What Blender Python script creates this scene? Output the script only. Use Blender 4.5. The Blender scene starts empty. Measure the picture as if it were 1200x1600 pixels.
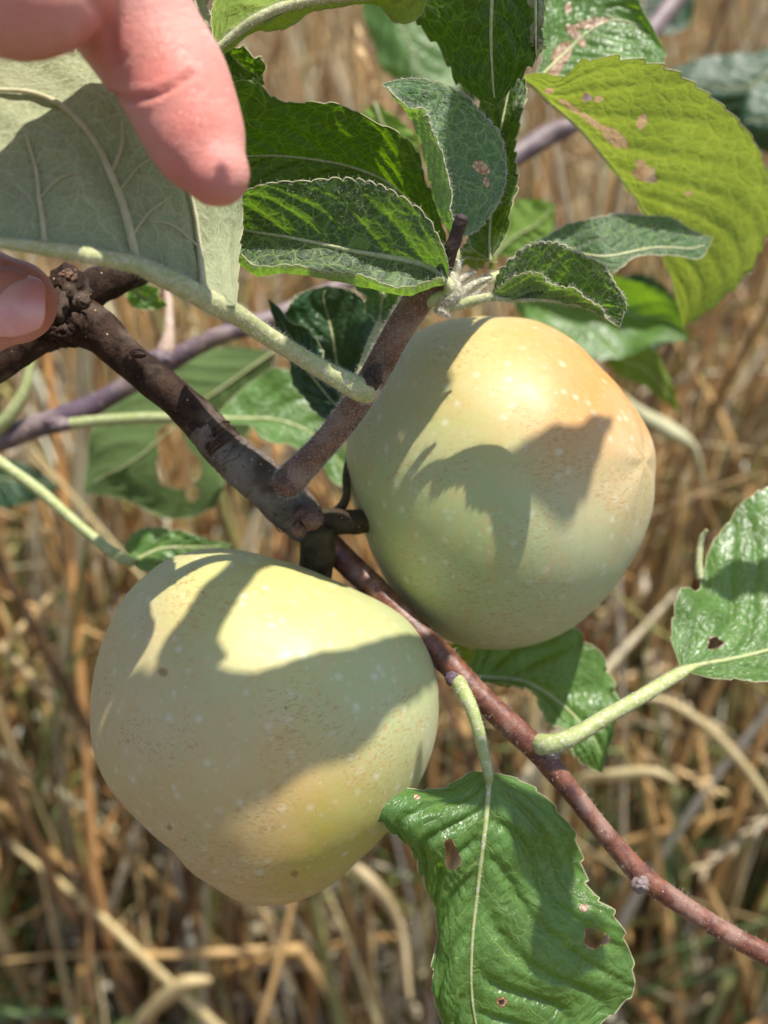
import bpy, math, random
import numpy as np
from mathutils import Vector, Matrix

# ------------------------------------------------------------------ camera
SC = bpy.context.scene
COL = SC.collection
W, H = 1200.0, 1600.0
VFOV = math.radians(52)
FPX = (H / 2) / math.tan(VFOV / 2)
PITCH = math.radians(27)
CAMH = 0.95
cam = bpy.data.cameras.new('camera')
camo = bpy.data.objects.new('camera', cam)
COL.objects.link(camo)
camo.location = (0, 0, CAMH)
camo.rotation_euler = (math.radians(90) - PITCH, 0, 0)
cam.sensor_fit = 'VERTICAL'
cam.sensor_height = 36
cam.lens = 18 / math.tan(VFOV / 2)
cam.clip_start = 0.01
cam.clip_end = 500
cam.dof.use_dof = True
cam.dof.focus_distance = 0.192
cam.dof.aperture_fstop = cam.lens / 3.1
SC.camera = camo
CP = np.array([0, 0, CAMH])
CX = np.array([1.0, 0, 0])
CY = np.array([0, math.sin(PITCH), math.cos(PITCH)])
CZ = np.array([0, -math.cos(PITCH), math.sin(PITCH)])     # towards the viewer


def P(px, py, d):
    return CP + CX * ((px - 600) / FPX * d) + CY * ((800 - py) / FPX * d) - CZ * d


# ------------------------------------------------------------------ light
S = np.array([0.27, 0.84, 0.475]); S /= np.linalg.norm(S)
SUN = CX * S[0] + CY * S[1] + CZ * S[2]
sl = bpy.data.lights.new('sun', 'SUN')
sl.energy = 4.4
sl.angle = math.radians(0.55)
sl.color = (1.0, 0.955, 0.88)
so = bpy.data.objects.new('sun', sl)
COL.objects.link(so)
so.rotation_euler = Vector(SUN).to_track_quat('Z', 'Y').to_euler()
so.location = (0, 0, 3)
w = bpy.data.worlds.new('World'); SC.world = w; w.use_nodes = True
nt = w.node_tree
sky = nt.nodes.new('ShaderNodeTexSky'); sky.sky_type = 'NISHITA'; sky.sun_disc = False
sky.sun_elevation = math.asin(SUN[2]); sky.sun_rotation = math.atan2(SUN[0], SUN[1])
bg = nt.nodes['Background']; nt.links.new(sky.outputs[0], bg.inputs[0]); bg.inputs[1].default_value = 0.12
SC.view_settings.view_transform = 'Standard'
SC.view_settings.look = 'None'
SC.view_settings.exposure = 0.78
SC.view_settings.gamma = 1
SC.cycles.max_bounces = 8
SC.cycles.transmission_bounces = 4
SC.cycles.use_denoising = True
try:
    SC.cycles.denoiser = 'OPENIMAGEDENOISE'
except Exception:
    pass


# ------------------------------------------------------------------ node helpers
class NT:
    def __init__(s, name):
        s.m = bpy.data.materials.new(name); s.m.use_nodes = True
        s.t = s.m.node_tree; s.t.nodes.clear()
        s.out = s.t.nodes.new('ShaderNodeOutputMaterial')

    def n(s, typ, **kw):
        o = s.t.nodes.new(typ)
        for k, v in kw.items():
            if k.startswith('_'):
                setattr(o, k[1:], v)
        for k, v in kw.items():
            if not k.startswith('_'):
                key = int(k[1:]) if k[0] == 'i' and k[1:].isdigit() else k.replace('__', ' ')
                s.set(o.inputs[key], v)
        return o

    def set(s, inp, v):
        if isinstance(v, bpy.types.NodeSocket):
            s.t.links.new(v, inp)
        elif isinstance(v, bpy.types.Node):
            s.t.links.new(v.outputs[0], inp)
        else:
            if isinstance(v, tuple) and len(v) == 3 and len(inp.default_value) == 4:
                v = v + (1,)
            inp.default_value = v

    def math(s, op, a, b=None, c=None, clamp=False):
        o = s.t.nodes.new('ShaderNodeMath'); o.operation = op; o.use_clamp = clamp
        s.set(o.inputs[0], a)
        if b is not None: s.set(o.inputs[1], b)
        if c is not None: s.set(o.inputs[2], c)
        return o.outputs[0]

    def mix(s, f, a, b, typ='MIX'):
        o = s.t.nodes.new('ShaderNodeMix'); o.data_type = 'RGBA'; o.blend_type = typ
        s.set(o.inputs[0], f); s.set(o.inputs[6], a); s.set(o.inputs[7], b)
        return o.outputs[2]

    def ramp(s, v, a, b, lo=0.0, hi=1.0):
        o = s.t.nodes.new('ShaderNodeMapRange'); o.interpolation_type = 'SMOOTHSTEP'
        s.set(o.inputs[0], v)
        o.inputs[1].default_value = a; o.inputs[2].default_value = b
        o.inputs[3].default_value = lo; o.inputs[4].default_value = hi
        return o.outputs[0]

    def noise(s, vec, scale, detail=3, rough=0.55, dist=0.0):
        o = s.t.nodes.new('ShaderNodeTexNoise')
        if vec is not None: s.set(o.inputs['Vector'], vec)
        o.inputs['Scale'].default_value = scale; o.inputs['Detail'].default_value = detail
        o.inputs['Roughness'].default_value = rough; o.inputs['Distortion'].default_value = dist
        return o.outputs[0]

    def vor(s, vec, scale, feature='F1', rnd=1.0):
        o = s.t.nodes.new('ShaderNodeTexVoronoi'); o.feature = feature
        if vec is not None: s.set(o.inputs['Vector'], vec)
        o.inputs['Scale'].default_value = scale; o.inputs['Randomness'].default_value = rnd
        return o.outputs[0]

    def bump(s, h, strength, dist, nrm=None):
        o = s.t.nodes.new('ShaderNodeBump'); o.inputs['Strength'].default_value = strength
        o.inputs['Distance'].default_value = dist; s.set(o.inputs['Height'], h)
        if nrm is not None: s.set(o.inputs['Normal'], nrm)
        return o.outputs[0]

    def obj(s):
        return s.t.nodes.new('ShaderNodeTexCoord').outputs['Object']

    def uv(s, name='UVMap'):
        o = s.t.nodes.new('ShaderNodeUVMap'); o.uv_map = name; return o.outputs[0]

    def map(s, vec, scale=(1, 1, 1), loc=(0, 0, 0), rot=(0, 0, 0)):
        o = s.t.nodes.new('ShaderNodeMapping'); s.set(o.inputs[0], vec)
        o.inputs[1].default_value = loc; o.inputs[2].default_value = rot; o.inputs[3].default_value = scale
        return o.outputs[0]

    def princ(s, col, rough=0.5, nrm=None, **kw):
        o = s.t.nodes.new('ShaderNodeBsdfPrincipled')
        s.set(o.inputs['Base Color'], col); s.set(o.inputs['Roughness'], rough)
        if nrm is not None: s.set(o.inputs['Normal'], nrm)
        for k, v in kw.items(): s.set(o.inputs[k.replace('__', ' ')], v)
        return o.outputs[0]

    def fin(s, sh):
        s.t.links.new(sh, s.out.inputs[0]); return s.m


# ------------------------------------------------------------------ mesh helpers
def new_empty(name, loc, label, cat, group=None, kind=None):
    o = bpy.data.objects.new(name, None); COL.objects.link(o)
    o.location = tuple(loc); o.empty_display_size = 0.02
    o['label'] = label; o['category'] = cat
    if group: o['group'] = group
    if kind: o['kind'] = kind
    return o


def base_of(parent):
    while parent is not None and parent.parent is not None:
        parent = parent.parent
    return np.array(parent.location) if parent is not None else np.zeros(3)


def new_mesh(name, V, F, mats, parent=None, loc=None, uvs=None, attrs=None, mi=None, smooth=True):
    """V in world metres; stored relative to the thing's base."""
    V = np.asarray(V, dtype=float)
    off = base_of(parent) if parent is not None else (np.array(loc) if loc is not None else np.zeros(3))
    me = bpy.data.meshes.new(name)
    me.from_pydata((V - off).tolist(), [], [list(map(int, f)) for f in F])
    if not isinstance(mats, (list, tuple)): mats = [mats]
    for m in mats: me.materials.append(m)
    if mi is not None: me.polygons.foreach_set('material_index', np.asarray(mi, dtype=np.int32))
    if uvs:
        li = np.empty(len(me.loops), dtype=np.int32); me.loops.foreach_get('vertex_index', li)
        for k, a in uvs.items():
            l = me.uv_layers.new(name=k)
            l.data.foreach_set('uv', np.asarray(a, dtype=np.float32)[li].ravel())
    if attrs:
        for k, a in attrs.items():
            a = np.asarray(a, dtype=np.float32)
            if a.ndim == 1:
                at = me.attributes.new(k, 'FLOAT', 'POINT'); at.data.foreach_set('value', a)
            else:
                at = me.attributes.new(k, 'FLOAT_COLOR', 'POINT')
                at.data.foreach_set('color', np.hstack([a, np.ones((len(a), 1))]).astype(np.float32).ravel())
    if smooth: me.polygons.foreach_set('use_smooth', np.ones(len(me.polygons), dtype=bool))
    me.update()
    o = bpy.data.objects.new(name, me); COL.objects.link(o)
    if parent is not None: o.parent = parent
    else: o.location = tuple(off)
    return o


def cr(pts, n):
    """Catmull-Rom resample of rows (k,...) to n samples, uniform in index."""
    p = np.asarray(pts, dtype=float); k = len(p)
    q = np.concatenate([[2 * p[0] - p[1]], p, [2 * p[-1] - p[-2]]])
    t = np.linspace(0, k - 1, n) if np.isscalar(n) else np.asarray(n)
    i = np.clip(np.floor(t).astype(int), 0, k - 2); f = t - i
    f = f.reshape((-1,) + (1,) * (p.ndim - 1))
    a, b, c, d = q[i], q[i + 1], q[i + 2], q[i + 3]
    return 0.5 * (2 * b + (c - a) * f + (2 * a - 5 * b + 4 * c - d) * f ** 2 + (3 * b - a - 3 * c + d) * f ** 3)


def vnoise(p, seed=0):
    """cheap smooth pseudo noise in [-1,1] for arrays (n,3)"""
    r = np.random.RandomState(seed); out = np.zeros(len(p))
    for i in range(7):
        k = r.normal(size=3) * (0.7 + 0.35 * i); out += np.sin(p @ k + r.uniform(0, 6.28)) / 7 ** 0.5 * 0.9
    return out


def tube(path, radii, segs=14, n=60, rough=0.0, seed=0, lumps=None, squash=None):
    """path (k,3) world; radii metres (k). returns V,F"""
    C = cr(path, n); R = cr(np.asarray(radii, float).reshape(-1, 1), n).ravel().clip(1e-5)
    T = np.gradient(C, axis=0); T /= np.linalg.norm(T, axis=1)[:, None] + 1e-12
    up = CZ.copy()
    if abs(T[0] @ up) > 0.9: up = CY.copy()
    a = up - T[0] * (up @ T[0]); a /= np.linalg.norm(a)
    ang = np.linspace(0, 2 * np.pi, segs, endpoint=False)
    V = []
    for i in range(n):
        a = a - T[i] * (a @ T[i]); a /= np.linalg.norm(a); b = np.cross(T[i], a)
        r = R[i] * np.ones(segs)
        V.append(C[i] + (np.cos(ang) * r)[:, None] * a + (np.sin(ang) * r)[:, None] * b)
    V = np.concatenate(V)
    if rough:
        cc = np.repeat(C, segs, axis=0); d = V - cc; rr = np.repeat(R, segs)
        nz = vnoise(V / (np.mean(R) * 1.3), seed) * 0.6 + vnoise(V / (np.mean(R) * 0.45), seed + 1) * 0.4
        V = cc + d * (1 + rough * nz)[:, None]
    if lumps:
        cc = np.repeat(C, segs, axis=0); d = V - cc
        for (t0, amp, wd) in lumps:
            tt = np.repeat(np.linspace(0, 1, n), segs)
            V = V + d * (amp * np.exp(-((tt - t0) / wd) ** 2))[:, None]; d = V - cc
    F = []
    for i in range(n - 1):
        for j in range(segs):
            j2 = (j + 1) % segs
            F.append((i * segs + j, i * segs + j2, (i + 1) * segs + j2, (i + 1) * segs + j))
    V = np.vstack([V, C[0] - T[0] * R[0] * .3, C[-1] + T[-1] * R[-1] * .4])
    c0, c1 = len(V) - 2, len(V) - 1
    for j in range(segs):
        j2 = (j + 1) % segs
        F.append((c0, j2, j)); F.append((c1, (n - 1) * segs + j, (n - 1) * segs + j2))
    return V, F


def merge(parts):
    V = []; F = []; M = []; o = 0
    for k, (v, f) in enumerate(parts):
        V.append(v); F += [tuple(i + o for i in q) for q in f]; M += [k] * len(f); o += len(v)
    return np.vstack(V), F, M


def px_path(pts):
    return np.array([P(*p[:3]) for p in pts])


def px_tube(pts, **kw):
    """pts: (px,py,depth,radius_px)"""
    return tube(px_path(pts), [p[3] * p[2] / FPX for p in pts], **kw)


def hairs(V, F, count, length, rad, seed=0, tmin=None, lean=0.6, mask=None):
    """fine woolly hairs on a mesh: thin 3-sided slivers"""
    rs = np.random.RandomState(seed)
    Q = [f for f in F if len(f) == 4]
    if mask is not None: Q = [f for f in Q if mask(V[list(f)].mean(axis=0))]
    Q = np.array(Q)
    if not len(Q): return np.zeros((0, 3)), []
    A = V[Q]; ar = np.linalg.norm(np.cross(A[:, 1] - A[:, 0], A[:, 3] - A[:, 0]), axis=1)
    idx = rs.choice(len(Q), count, p=ar / ar.sum())
    u, v = rs.rand(count, 1), rs.rand(count, 1); A = A[idx]
    p = A[:, 0] * (1 - u) * (1 - v) + A[:, 1] * u * (1 - v) + A[:, 2] * u * v + A[:, 3] * (1 - u) * v
    nn = np.cross(A[:, 1] - A[:, 0], A[:, 3] - A[:, 0]); nn /= np.linalg.norm(nn, axis=1)[:, None] + 1e-12
    d = nn + rs.normal(size=(count, 3)) * lean * .5; d /= np.linalg.norm(d, axis=1)[:, None]
    L = length * rs.uniform(.4, 1.2, (count, 1))
    s = np.cross(d, rs.normal(size=(count, 3))); s /= np.linalg.norm(s, axis=1)[:, None]; s2 = np.cross(d, s)
    mid = p + d * L * .6 + s * L * .2; tip = p + d * L + s * L * .55
    r = rad
    VV = np.stack([p + s * r, p - s * r * .5 + s2 * r, p - s * r * .5 - s2 * r,
                   mid + s * r * .7, mid - s * r * .35 + s2 * r * .7, mid - s * r * .35 - s2 * r * .7, tip], 1).reshape(-1, 3)
    FF = []
    for i in range(count):
        o = i * 7
        FF += [(o, o + 1, o + 4, o + 3), (o + 1, o + 2, o + 5, o + 4), (o + 2, o, o + 3, o + 5),
               (o + 3, o + 4, o + 6), (o + 4, o + 5, o + 6), (o + 5, o + 3, o + 6)]
    return VV, FF


# ------------------------------------------------------------------ materials
def leaf_mat(name, top, under, vein, trans, rough=0.42, tw=0.42, wool=0.0, veinw=1.0, nl=8, slope=0.42, net=0.55,
             spots=0.0, undervein=None, spec=0.5, crinkle=0.0):
    m = NT(name)
    uv = m.uv(); mm = m.uv('mm')
    sep = m.n('ShaderNodeSeparateXYZ', i0=uv)
    u, v = sep.outputs[0], sep.outputs[1]
    au = m.math('ABSOLUTE', u)
    side = m.math('MULTIPLY', m.math('GREATER_THAN', u, 0.0), 0.45)
    nw = m.noise(mm, 0.13, 2)
    ph = m.math('MULTIPLY', m.math('SUBTRACT', v, m.math('MULTIPLY', m.math('POWER', au, 1.25), slope)), float(nl))
    ph = m.math('ADD', m.math('ADD', ph, side), m.math('MULTIPLY', nw, 0.9))
    fr = m.math('ABSOLUTE', m.math('SUBTRACT', m.math('FRACT', ph), 0.5))        # 0 on the vein
    wv = m.math('MULTIPLY', m.math('SUBTRACT', 1.15, au), 0.045 * veinw)
    lat = m.math('SUBTRACT', 1.0, m.math('DIVIDE', fr, wv), clamp=True)
    midw = m.math('MULTIPLY', m.math('SUBTRACT', 1.25, v), 0.032 * veinw)
    mid = m.math('SUBTRACT', 1.0, m.math('DIVIDE', au, midw), clamp=True)
    wn = m.t.nodes.new('ShaderNodeTexNoise'); wn.inputs['Scale'].default_value = 0.35
    m.set(wn.inputs['Vector'], mm)
    wp = m.n('ShaderNodeVectorMath', _operation='MULTIPLY_ADD', i0=wn.outputs[1], i1=(1.6, 1.6, 0), i2=mm).outputs[0]
    e1 = m.vor(wp, 0.34, 'DISTANCE_TO_EDGE'); e2 = m.vor(wp, 1.05, 'DISTANCE_TO_EDGE')
    t1 = m.ramp(e1, 0.02, 0.085 * veinw, 1, 0); t2 = m.ramp(e2, 0.03, 0.15, 1, 0)
    netm = m.math('MAXIMUM', m.math('MULTIPLY', t1, net), m.math('MULTIPLY', t2, net * 0.42))
    vm = m.math('MAXIMUM', m.math('MAXIMUM', m.math('POWER', lat, 0.7), m.math('POWER', mid, 0.6)), netm, clamp=True)
    big = m.noise(mm, 0.09, 4, 0.6); fine = m.noise(mm, 2.2, 3, 0.6)
    var = m.math('ADD', m.math('MULTIPLY', big, 0.9), m.math('MULTIPLY', fine, 0.25))
    varr = m.ramp(var, 0.35, 0.8, 0.62, 1.35)
    vcol = m.n('ShaderNodeVectorMath', _operation='SCALE', i0=top + (0,) if len(top) == 2 else top)
    m.set(vcol.inputs[3], varr)
    vmt = m.math('MULTIPLY', vm, 0.85)
    tcol = m.mix(vmt, vcol.outputs[0], vein)
    if spots:
        sp = m.ramp(m.noise(mm, 0.8, 4, 0.7), 0.66, 0.72)
        tcol = m.mix(m.math('MULTIPLY', sp, spots), tcol, (0.30, 0.11, 0.02))
    ucol = m.mix(m.math('MULTIPLY', vm, 0.7), m.mix(m.ramp(fine, .3, .7), tuple(c * .8 for c in under), tuple(min(1, c * 1.15) for c in under)),
                 undervein or tuple(min(1, c * 1.35) for c in under))
    if wool:
        hz = m.ramp(m.noise(m.map(mm, (1, 2.5, 1)), 3.0, 4, 0.75), 0.42, 0.68)
        wool_m = m.math('MULTIPLY', hz, m.math('ADD', wool * 0.10, m.math('MULTIPLY', m.math('POWER', m.math('SUBTRACT', 1.0, v), 2.0), wool * 0.75)))
        tcol = m.mix(wool_m, tcol, (0.42, 0.50, 0.42))
    geo = m.n('ShaderNodeNewGeometry')
    back = geo.outputs['Backfacing']
    dm = m.n('ShaderNodeAttribute', _attribute_name='dmg').outputs['Fac']
    dn = m.ramp(m.math('ADD', dm, m.math('MULTIPLY', m.math('SUBTRACT', m.noise(mm, 0.9, 3), .5), 0.7)), 0.45, 0.55)
    dn = m.math('MULTIPLY', dn, m.math('GREATER_THAN', dm, 0.02))
    brown = m.mix(m.ramp(e2, 0.03, 0.16), (0.30, 0.10, 0.03), m.mix(m.ramp(m.noise(mm, .5, 2), .4, .6), (0.62, 0.42, 0.28), (0.80, 0.66, 0.50)))
    col = m.mix(back, tcol, ucol)
    dr = m.math('ADD', dm, m.math('MULTIPLY', m.math('SUBTRACT', m.noise(mm, 0.9, 3), .5), 0.7))
    ring = m.math('MULTIPLY', m.ramp(dr, .30, .46), m.math('GREATER_THAN', dm, 0.02))
    col = m.mix(m.math('MULTIPLY', ring, .85), col, (0.17, 0.075, 0.02))
    col = m.mix(dn, col, brown)
    trc = m.mix(m.math('MULTIPLY', vm, 0.75), trans, tuple(min(1, c * 2.1) for c in trans))
    trc = m.mix(m.ramp(big, .3, .75), trc, m.mix(0.35, trc, (0.10, 0.18, 0.01)))
    trc = m.mix(dn, trc, (0.6, 0.4, 0.2))
    hgt = m.math('SUBTRACT', m.math('MULTIPLY', m.ramp(e1, 0.0, 0.25), 0.6), m.math('MULTIPLY', m.math('MAXIMUM', lat, mid), 0.5))
    hgt = m.math('ADD', hgt, m.math('MULTIPLY', m.ramp(e2, 0, .2), 0.22))
    hgt = m.math('ADD', hgt, m.math('MULTIPLY', fine, 0.06))
    if crinkle:
        hgt = m.math('ADD', hgt, m.math('MULTIPLY', m.noise(m.map(mm, (1, .35, 1), rot=(0, 0, .5)), .55, 5, .65, 1.5), 1.6 * crinkle))
        hgt = m.math('ADD', hgt, m.math('MULTIPLY', m.noise(m.map(mm, (1, .4, 1)), 4.0, 3, .7), .5 * crinkle))
    nr = m.bump(hgt, 0.5, 0.0004)
    rg = m.math('ADD', m.mix(back, (rough,) * 3, (0.75,) * 3), m.math('MULTIPLY', m.math('SUBTRACT', fine, .5), .15))
    pb = m.princ(col, rg, nr, Specular__IOR__Level=m.mix(back, (spec,) * 3, (0.15,) * 3),
                 Sheen__Weight=0.25 * wool, Sheen__Roughness=0.5)
    tl = m.n('ShaderNodeBsdfTranslucent', Color=trc, Normal=nr).outputs[0]
    mx = m.n('ShaderNodeMixShader', i0=tw)
    m.set(mx.inputs[1], pb); m.set(mx.inputs[2], tl)
    return m.fin(mx.outputs[0])


LM = {
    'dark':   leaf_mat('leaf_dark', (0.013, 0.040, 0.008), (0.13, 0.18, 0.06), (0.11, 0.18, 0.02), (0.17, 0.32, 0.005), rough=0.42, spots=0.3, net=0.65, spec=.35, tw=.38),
    'young':  leaf_mat('leaf_young', (0.020, 0.052, 0.014), (0.25, 0.36, 0.11), (0.17, 0.26, 0.06), (0.15, 0.28, 0.012), rough=0.5, wool=0.6, nl=7, net=0.9, spots=0.25, veinw=.95, tw=.42, spec=.35),
    'woolly': leaf_mat('leaf_woolly', (0.026, 0.085, 0.030), (0.28, 0.40, 0.15), (0.20, 0.31, 0.10), (0.20, 0.38, 0.03), rough=0.5, wool=0.7, nl=8, net=0.7, spec=.4),
    'mid':    leaf_mat('leaf_mid', (0.095, 0.20, 0.045), (0.20, 0.32, 0.07), (0.21, 0.31, 0.08), (0.24, 0.42, 0.012), rough=0.33, nl=8, net=0.34, spots=0.12, veinw=.75, spec=.6),
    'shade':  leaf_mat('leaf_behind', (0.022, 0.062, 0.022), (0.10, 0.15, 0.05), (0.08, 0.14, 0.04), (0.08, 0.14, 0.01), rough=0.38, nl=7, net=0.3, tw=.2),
    'yellow': leaf_mat('leaf_yellowing', (0.13, 0.22, 0.012), (0.24, 0.34, 0.06), (0.24, 0.33, 0.05), (0.35, 0.42, 0.045), rough=0.45, nl=9, net=0.3, veinw=0.8, tw=0.45,
                       undervein=(0.42, 0.46, 0.14)),
    'under':  leaf_mat('leaf_underside', (0.04, 0.12, 0.03), (0.40, 0.43, 0.24), (0.12, 0.22, 0.05), (0.30, 0.34, 0.11), rough=0.5, nl=7, net=0.5,
                       veinw=0.7, tw=0.32, undervein=(0.60, 0.58, 0.38), crinkle=1.3),
}


def simple_mat(name, c1, c2, scale, rough=0.7, bump=0.3, bdist=0.0003, c3=None, sc3=None, th3=(.62, .7), stretch=(1, 1, 1), spec=0.4, detail=4, tl=None, **kw):
    m = NT(name); o = m.map(m.obj(), stretch)
    n1 = m.noise(o, scale, detail, 0.6)
    col = m.mix(m.ramp(n1, 0.32, 0.68), c1, c2)
    h = n1
    if c3 is not None:
        n3 = m.noise(o, sc3 or scale * 2.3, 3, 0.65)
        k = m.ramp(n3, *th3); col = m.mix(k, col, c3); h = m.math('ADD', h, m.math('MULTIPLY', k, 0.35))
    nr = m.bump(h, bump, bdist)
    sh = m.princ(col, rough, nr, Specular__IOR__Level=spec, **kw)
    if tl:
        t = m.n('ShaderNodeBsdfTranslucent', Color=tl[0], Normal=nr).outputs[0]
        mx = m.n('ShaderNodeMixShader', i0=tl[1]); m.set(mx.inputs[1], sh); m.set(mx.inputs[2], t); sh = mx.outputs[0]
    return m.fin(sh)


def bark_mat(name, c1, c2, c3, c4, scale, dots=(0.55, 0.42, 0.25), rough=0.62, bd=0.0007, spec=0.4):
    m = NT(name); o = m.obj()
    n1 = m.noise(o, scale, 6, 0.68, 0.4); n2 = m.noise(o, scale * 4.5, 4, 0.7); n3 = m.noise(o, scale * 0.35, 3)
    col = m.mix(m.ramp(n1, 0.36, 0.62), c1, c2)
    col = m.mix(m.ramp(n3, 0.5, 0.66), col, c3)
    col = m.mix(m.ramp(n2, 0.56, 0.70, 0, 0.75), col, c4)
    d = m.vor(o, scale * 2.2); dd = m.ramp(d, 0.09, 0.14, 1, 0)
    dd = m.math('MULTIPLY', dd, m.ramp(m.noise(o, scale * 1.1, 1), .5, .56))
    col = m.mix(m.math('MULTIPLY', dd, .8), col, dots)
    h = m.math('ADD', m.math('MULTIPLY', n1, 0.8), m.math('ADD', m.math('MULTIPLY', n2, 0.35), m.math('MULTIPLY', dd, 0.35)))
    return m.fin(m.princ(col, m.math('ADD', rough - .1, m.math('MULTIPLY', n2, .25)), m.bump(h, 0.8, bd), Specular__IOR__Level=spec))


BARK_LIMB = bark_mat('bark_old_limb', (0.020, 0.011, 0.007), (0.050, 0.028, 0.018), (0.11, 0.08, 0.06), (0.007, 0.004, 0.003), 260, bd=.0012, spec=.12)
BARK_GREY = bark_mat('bark_grey_spur', (0.10, 0.078, 0.06), (0.17, 0.14, 0.115), (0.07, 0.045, 0.03), (0.035, 0.02, 0.014), 230, bd=.001, spec=.15)
BARK_TWIG = bark_mat('bark_downy_twig', (0.11, 0.046, 0.024), (0.19, 0.09, 0.055), (0.24, 0.15, 0.11), (0.05, 0.02, 0.012), 330, bd=0.0003, spec=.25)
BARK_SHOOT = bark_mat('bark_red_shoot', (0.085, 0.024, 0.013), (0.19, 0.066, 0.030), (0.24, 0.13, 0.09), (0.04, 0.013, 0.009), 340, dots=(0.6, 0.45, 0.32), rough=0.42, bd=0.0003, spec=0.6)
BARK_PURPLE = bark_mat('bark_purple_branch', (0.14, 0.095, 0.095), (0.22, 0.165, 0.15), (0.10, 0.065, 0.085), (0.30, 0.24, 0.20), 160, rough=0.5, bd=0.0003)
BARK_DEAD = bark_mat('bark_dead_tip', (0.035, 0.020, 0.016), (0.07, 0.04, 0.03), (0.10, 0.06, 0.045), (0.015, 0.01, 0.008), 400)
M_SCAR = simple_mat('bud_scar', (0.16, 0.085, 0.05), (0.07, 0.035, 0.025), 900, bump=0.6, c3=(0.33, 0.24, 0.17), sc3=1500)
M_HAIR = simple_mat('woolly_hair', (0.66, 0.62, 0.55), (0.78, 0.75, 0.68), 300, rough=0.8, bump=0, tl=((0.7, 0.68, 0.6), 0.4))
M_PETIOLE = simple_mat('petiole_woolly', (0.33, 0.36, 0.13), (0.44, 0.44, 0.22), 500, rough=0.65, c3=(0.54, 0.50, 0.34), sc3=1400, th3=(.5, .64), bump=.5, Subsurface__Weight=0.0)
M_PETBASE = simple_mat('petiole_pinkish', (0.38, 0.23, 0.16), (0.48, 0.35, 0.25), 500, rough=0.65, c3=(0.62, 0.55, 0.45), sc3=1400, th3=(.5, .64), bump=.5)
M_PETGREEN = simple_mat('petiole_green', (0.27, 0.32, 0.10), (0.38, 0.41, 0.17), 500, rough=0.55, c3=(0.50, 0.46, 0.32), sc3=1300, th3=(.52, .64), bump=.4)
M_WOOL = simple_mat('woolly_bud', (0.30, 0.27, 0.15), (0.46, 0.41, 0.27), 700, rough=0.85, c3=(0.60, 0.55, 0.42), sc3=1800, th3=(.45, .6), bump=.7)
M_VEIN = simple_mat('leaf_vein_pale', (0.40, 0.38, 0.20), (0.48, 0.45, 0.27), 600, rough=0.7, bump=.4, c3=(0.52, 0.50, 0.34), sc3=1500)
M_STEM = bark_mat('apple_stem_green_brown', (0.045, 0.036, 0.014), (0.08, 0.06, 0.024), (0.04, 0.024, 0.012), (0.02, 0.012, 0.006), 300, bd=.0006, spec=.2)

# ------------------------------------------------------------------ leaf builder
LEAFV = {}


def proj(V):
    r = np.asarray(V) - CP
    d = -(r @ CZ)
    return np.stack([600 + (r @ CX) / d * FPX, 800 - (r @ CY) / d * FPX, d], 1)


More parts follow.
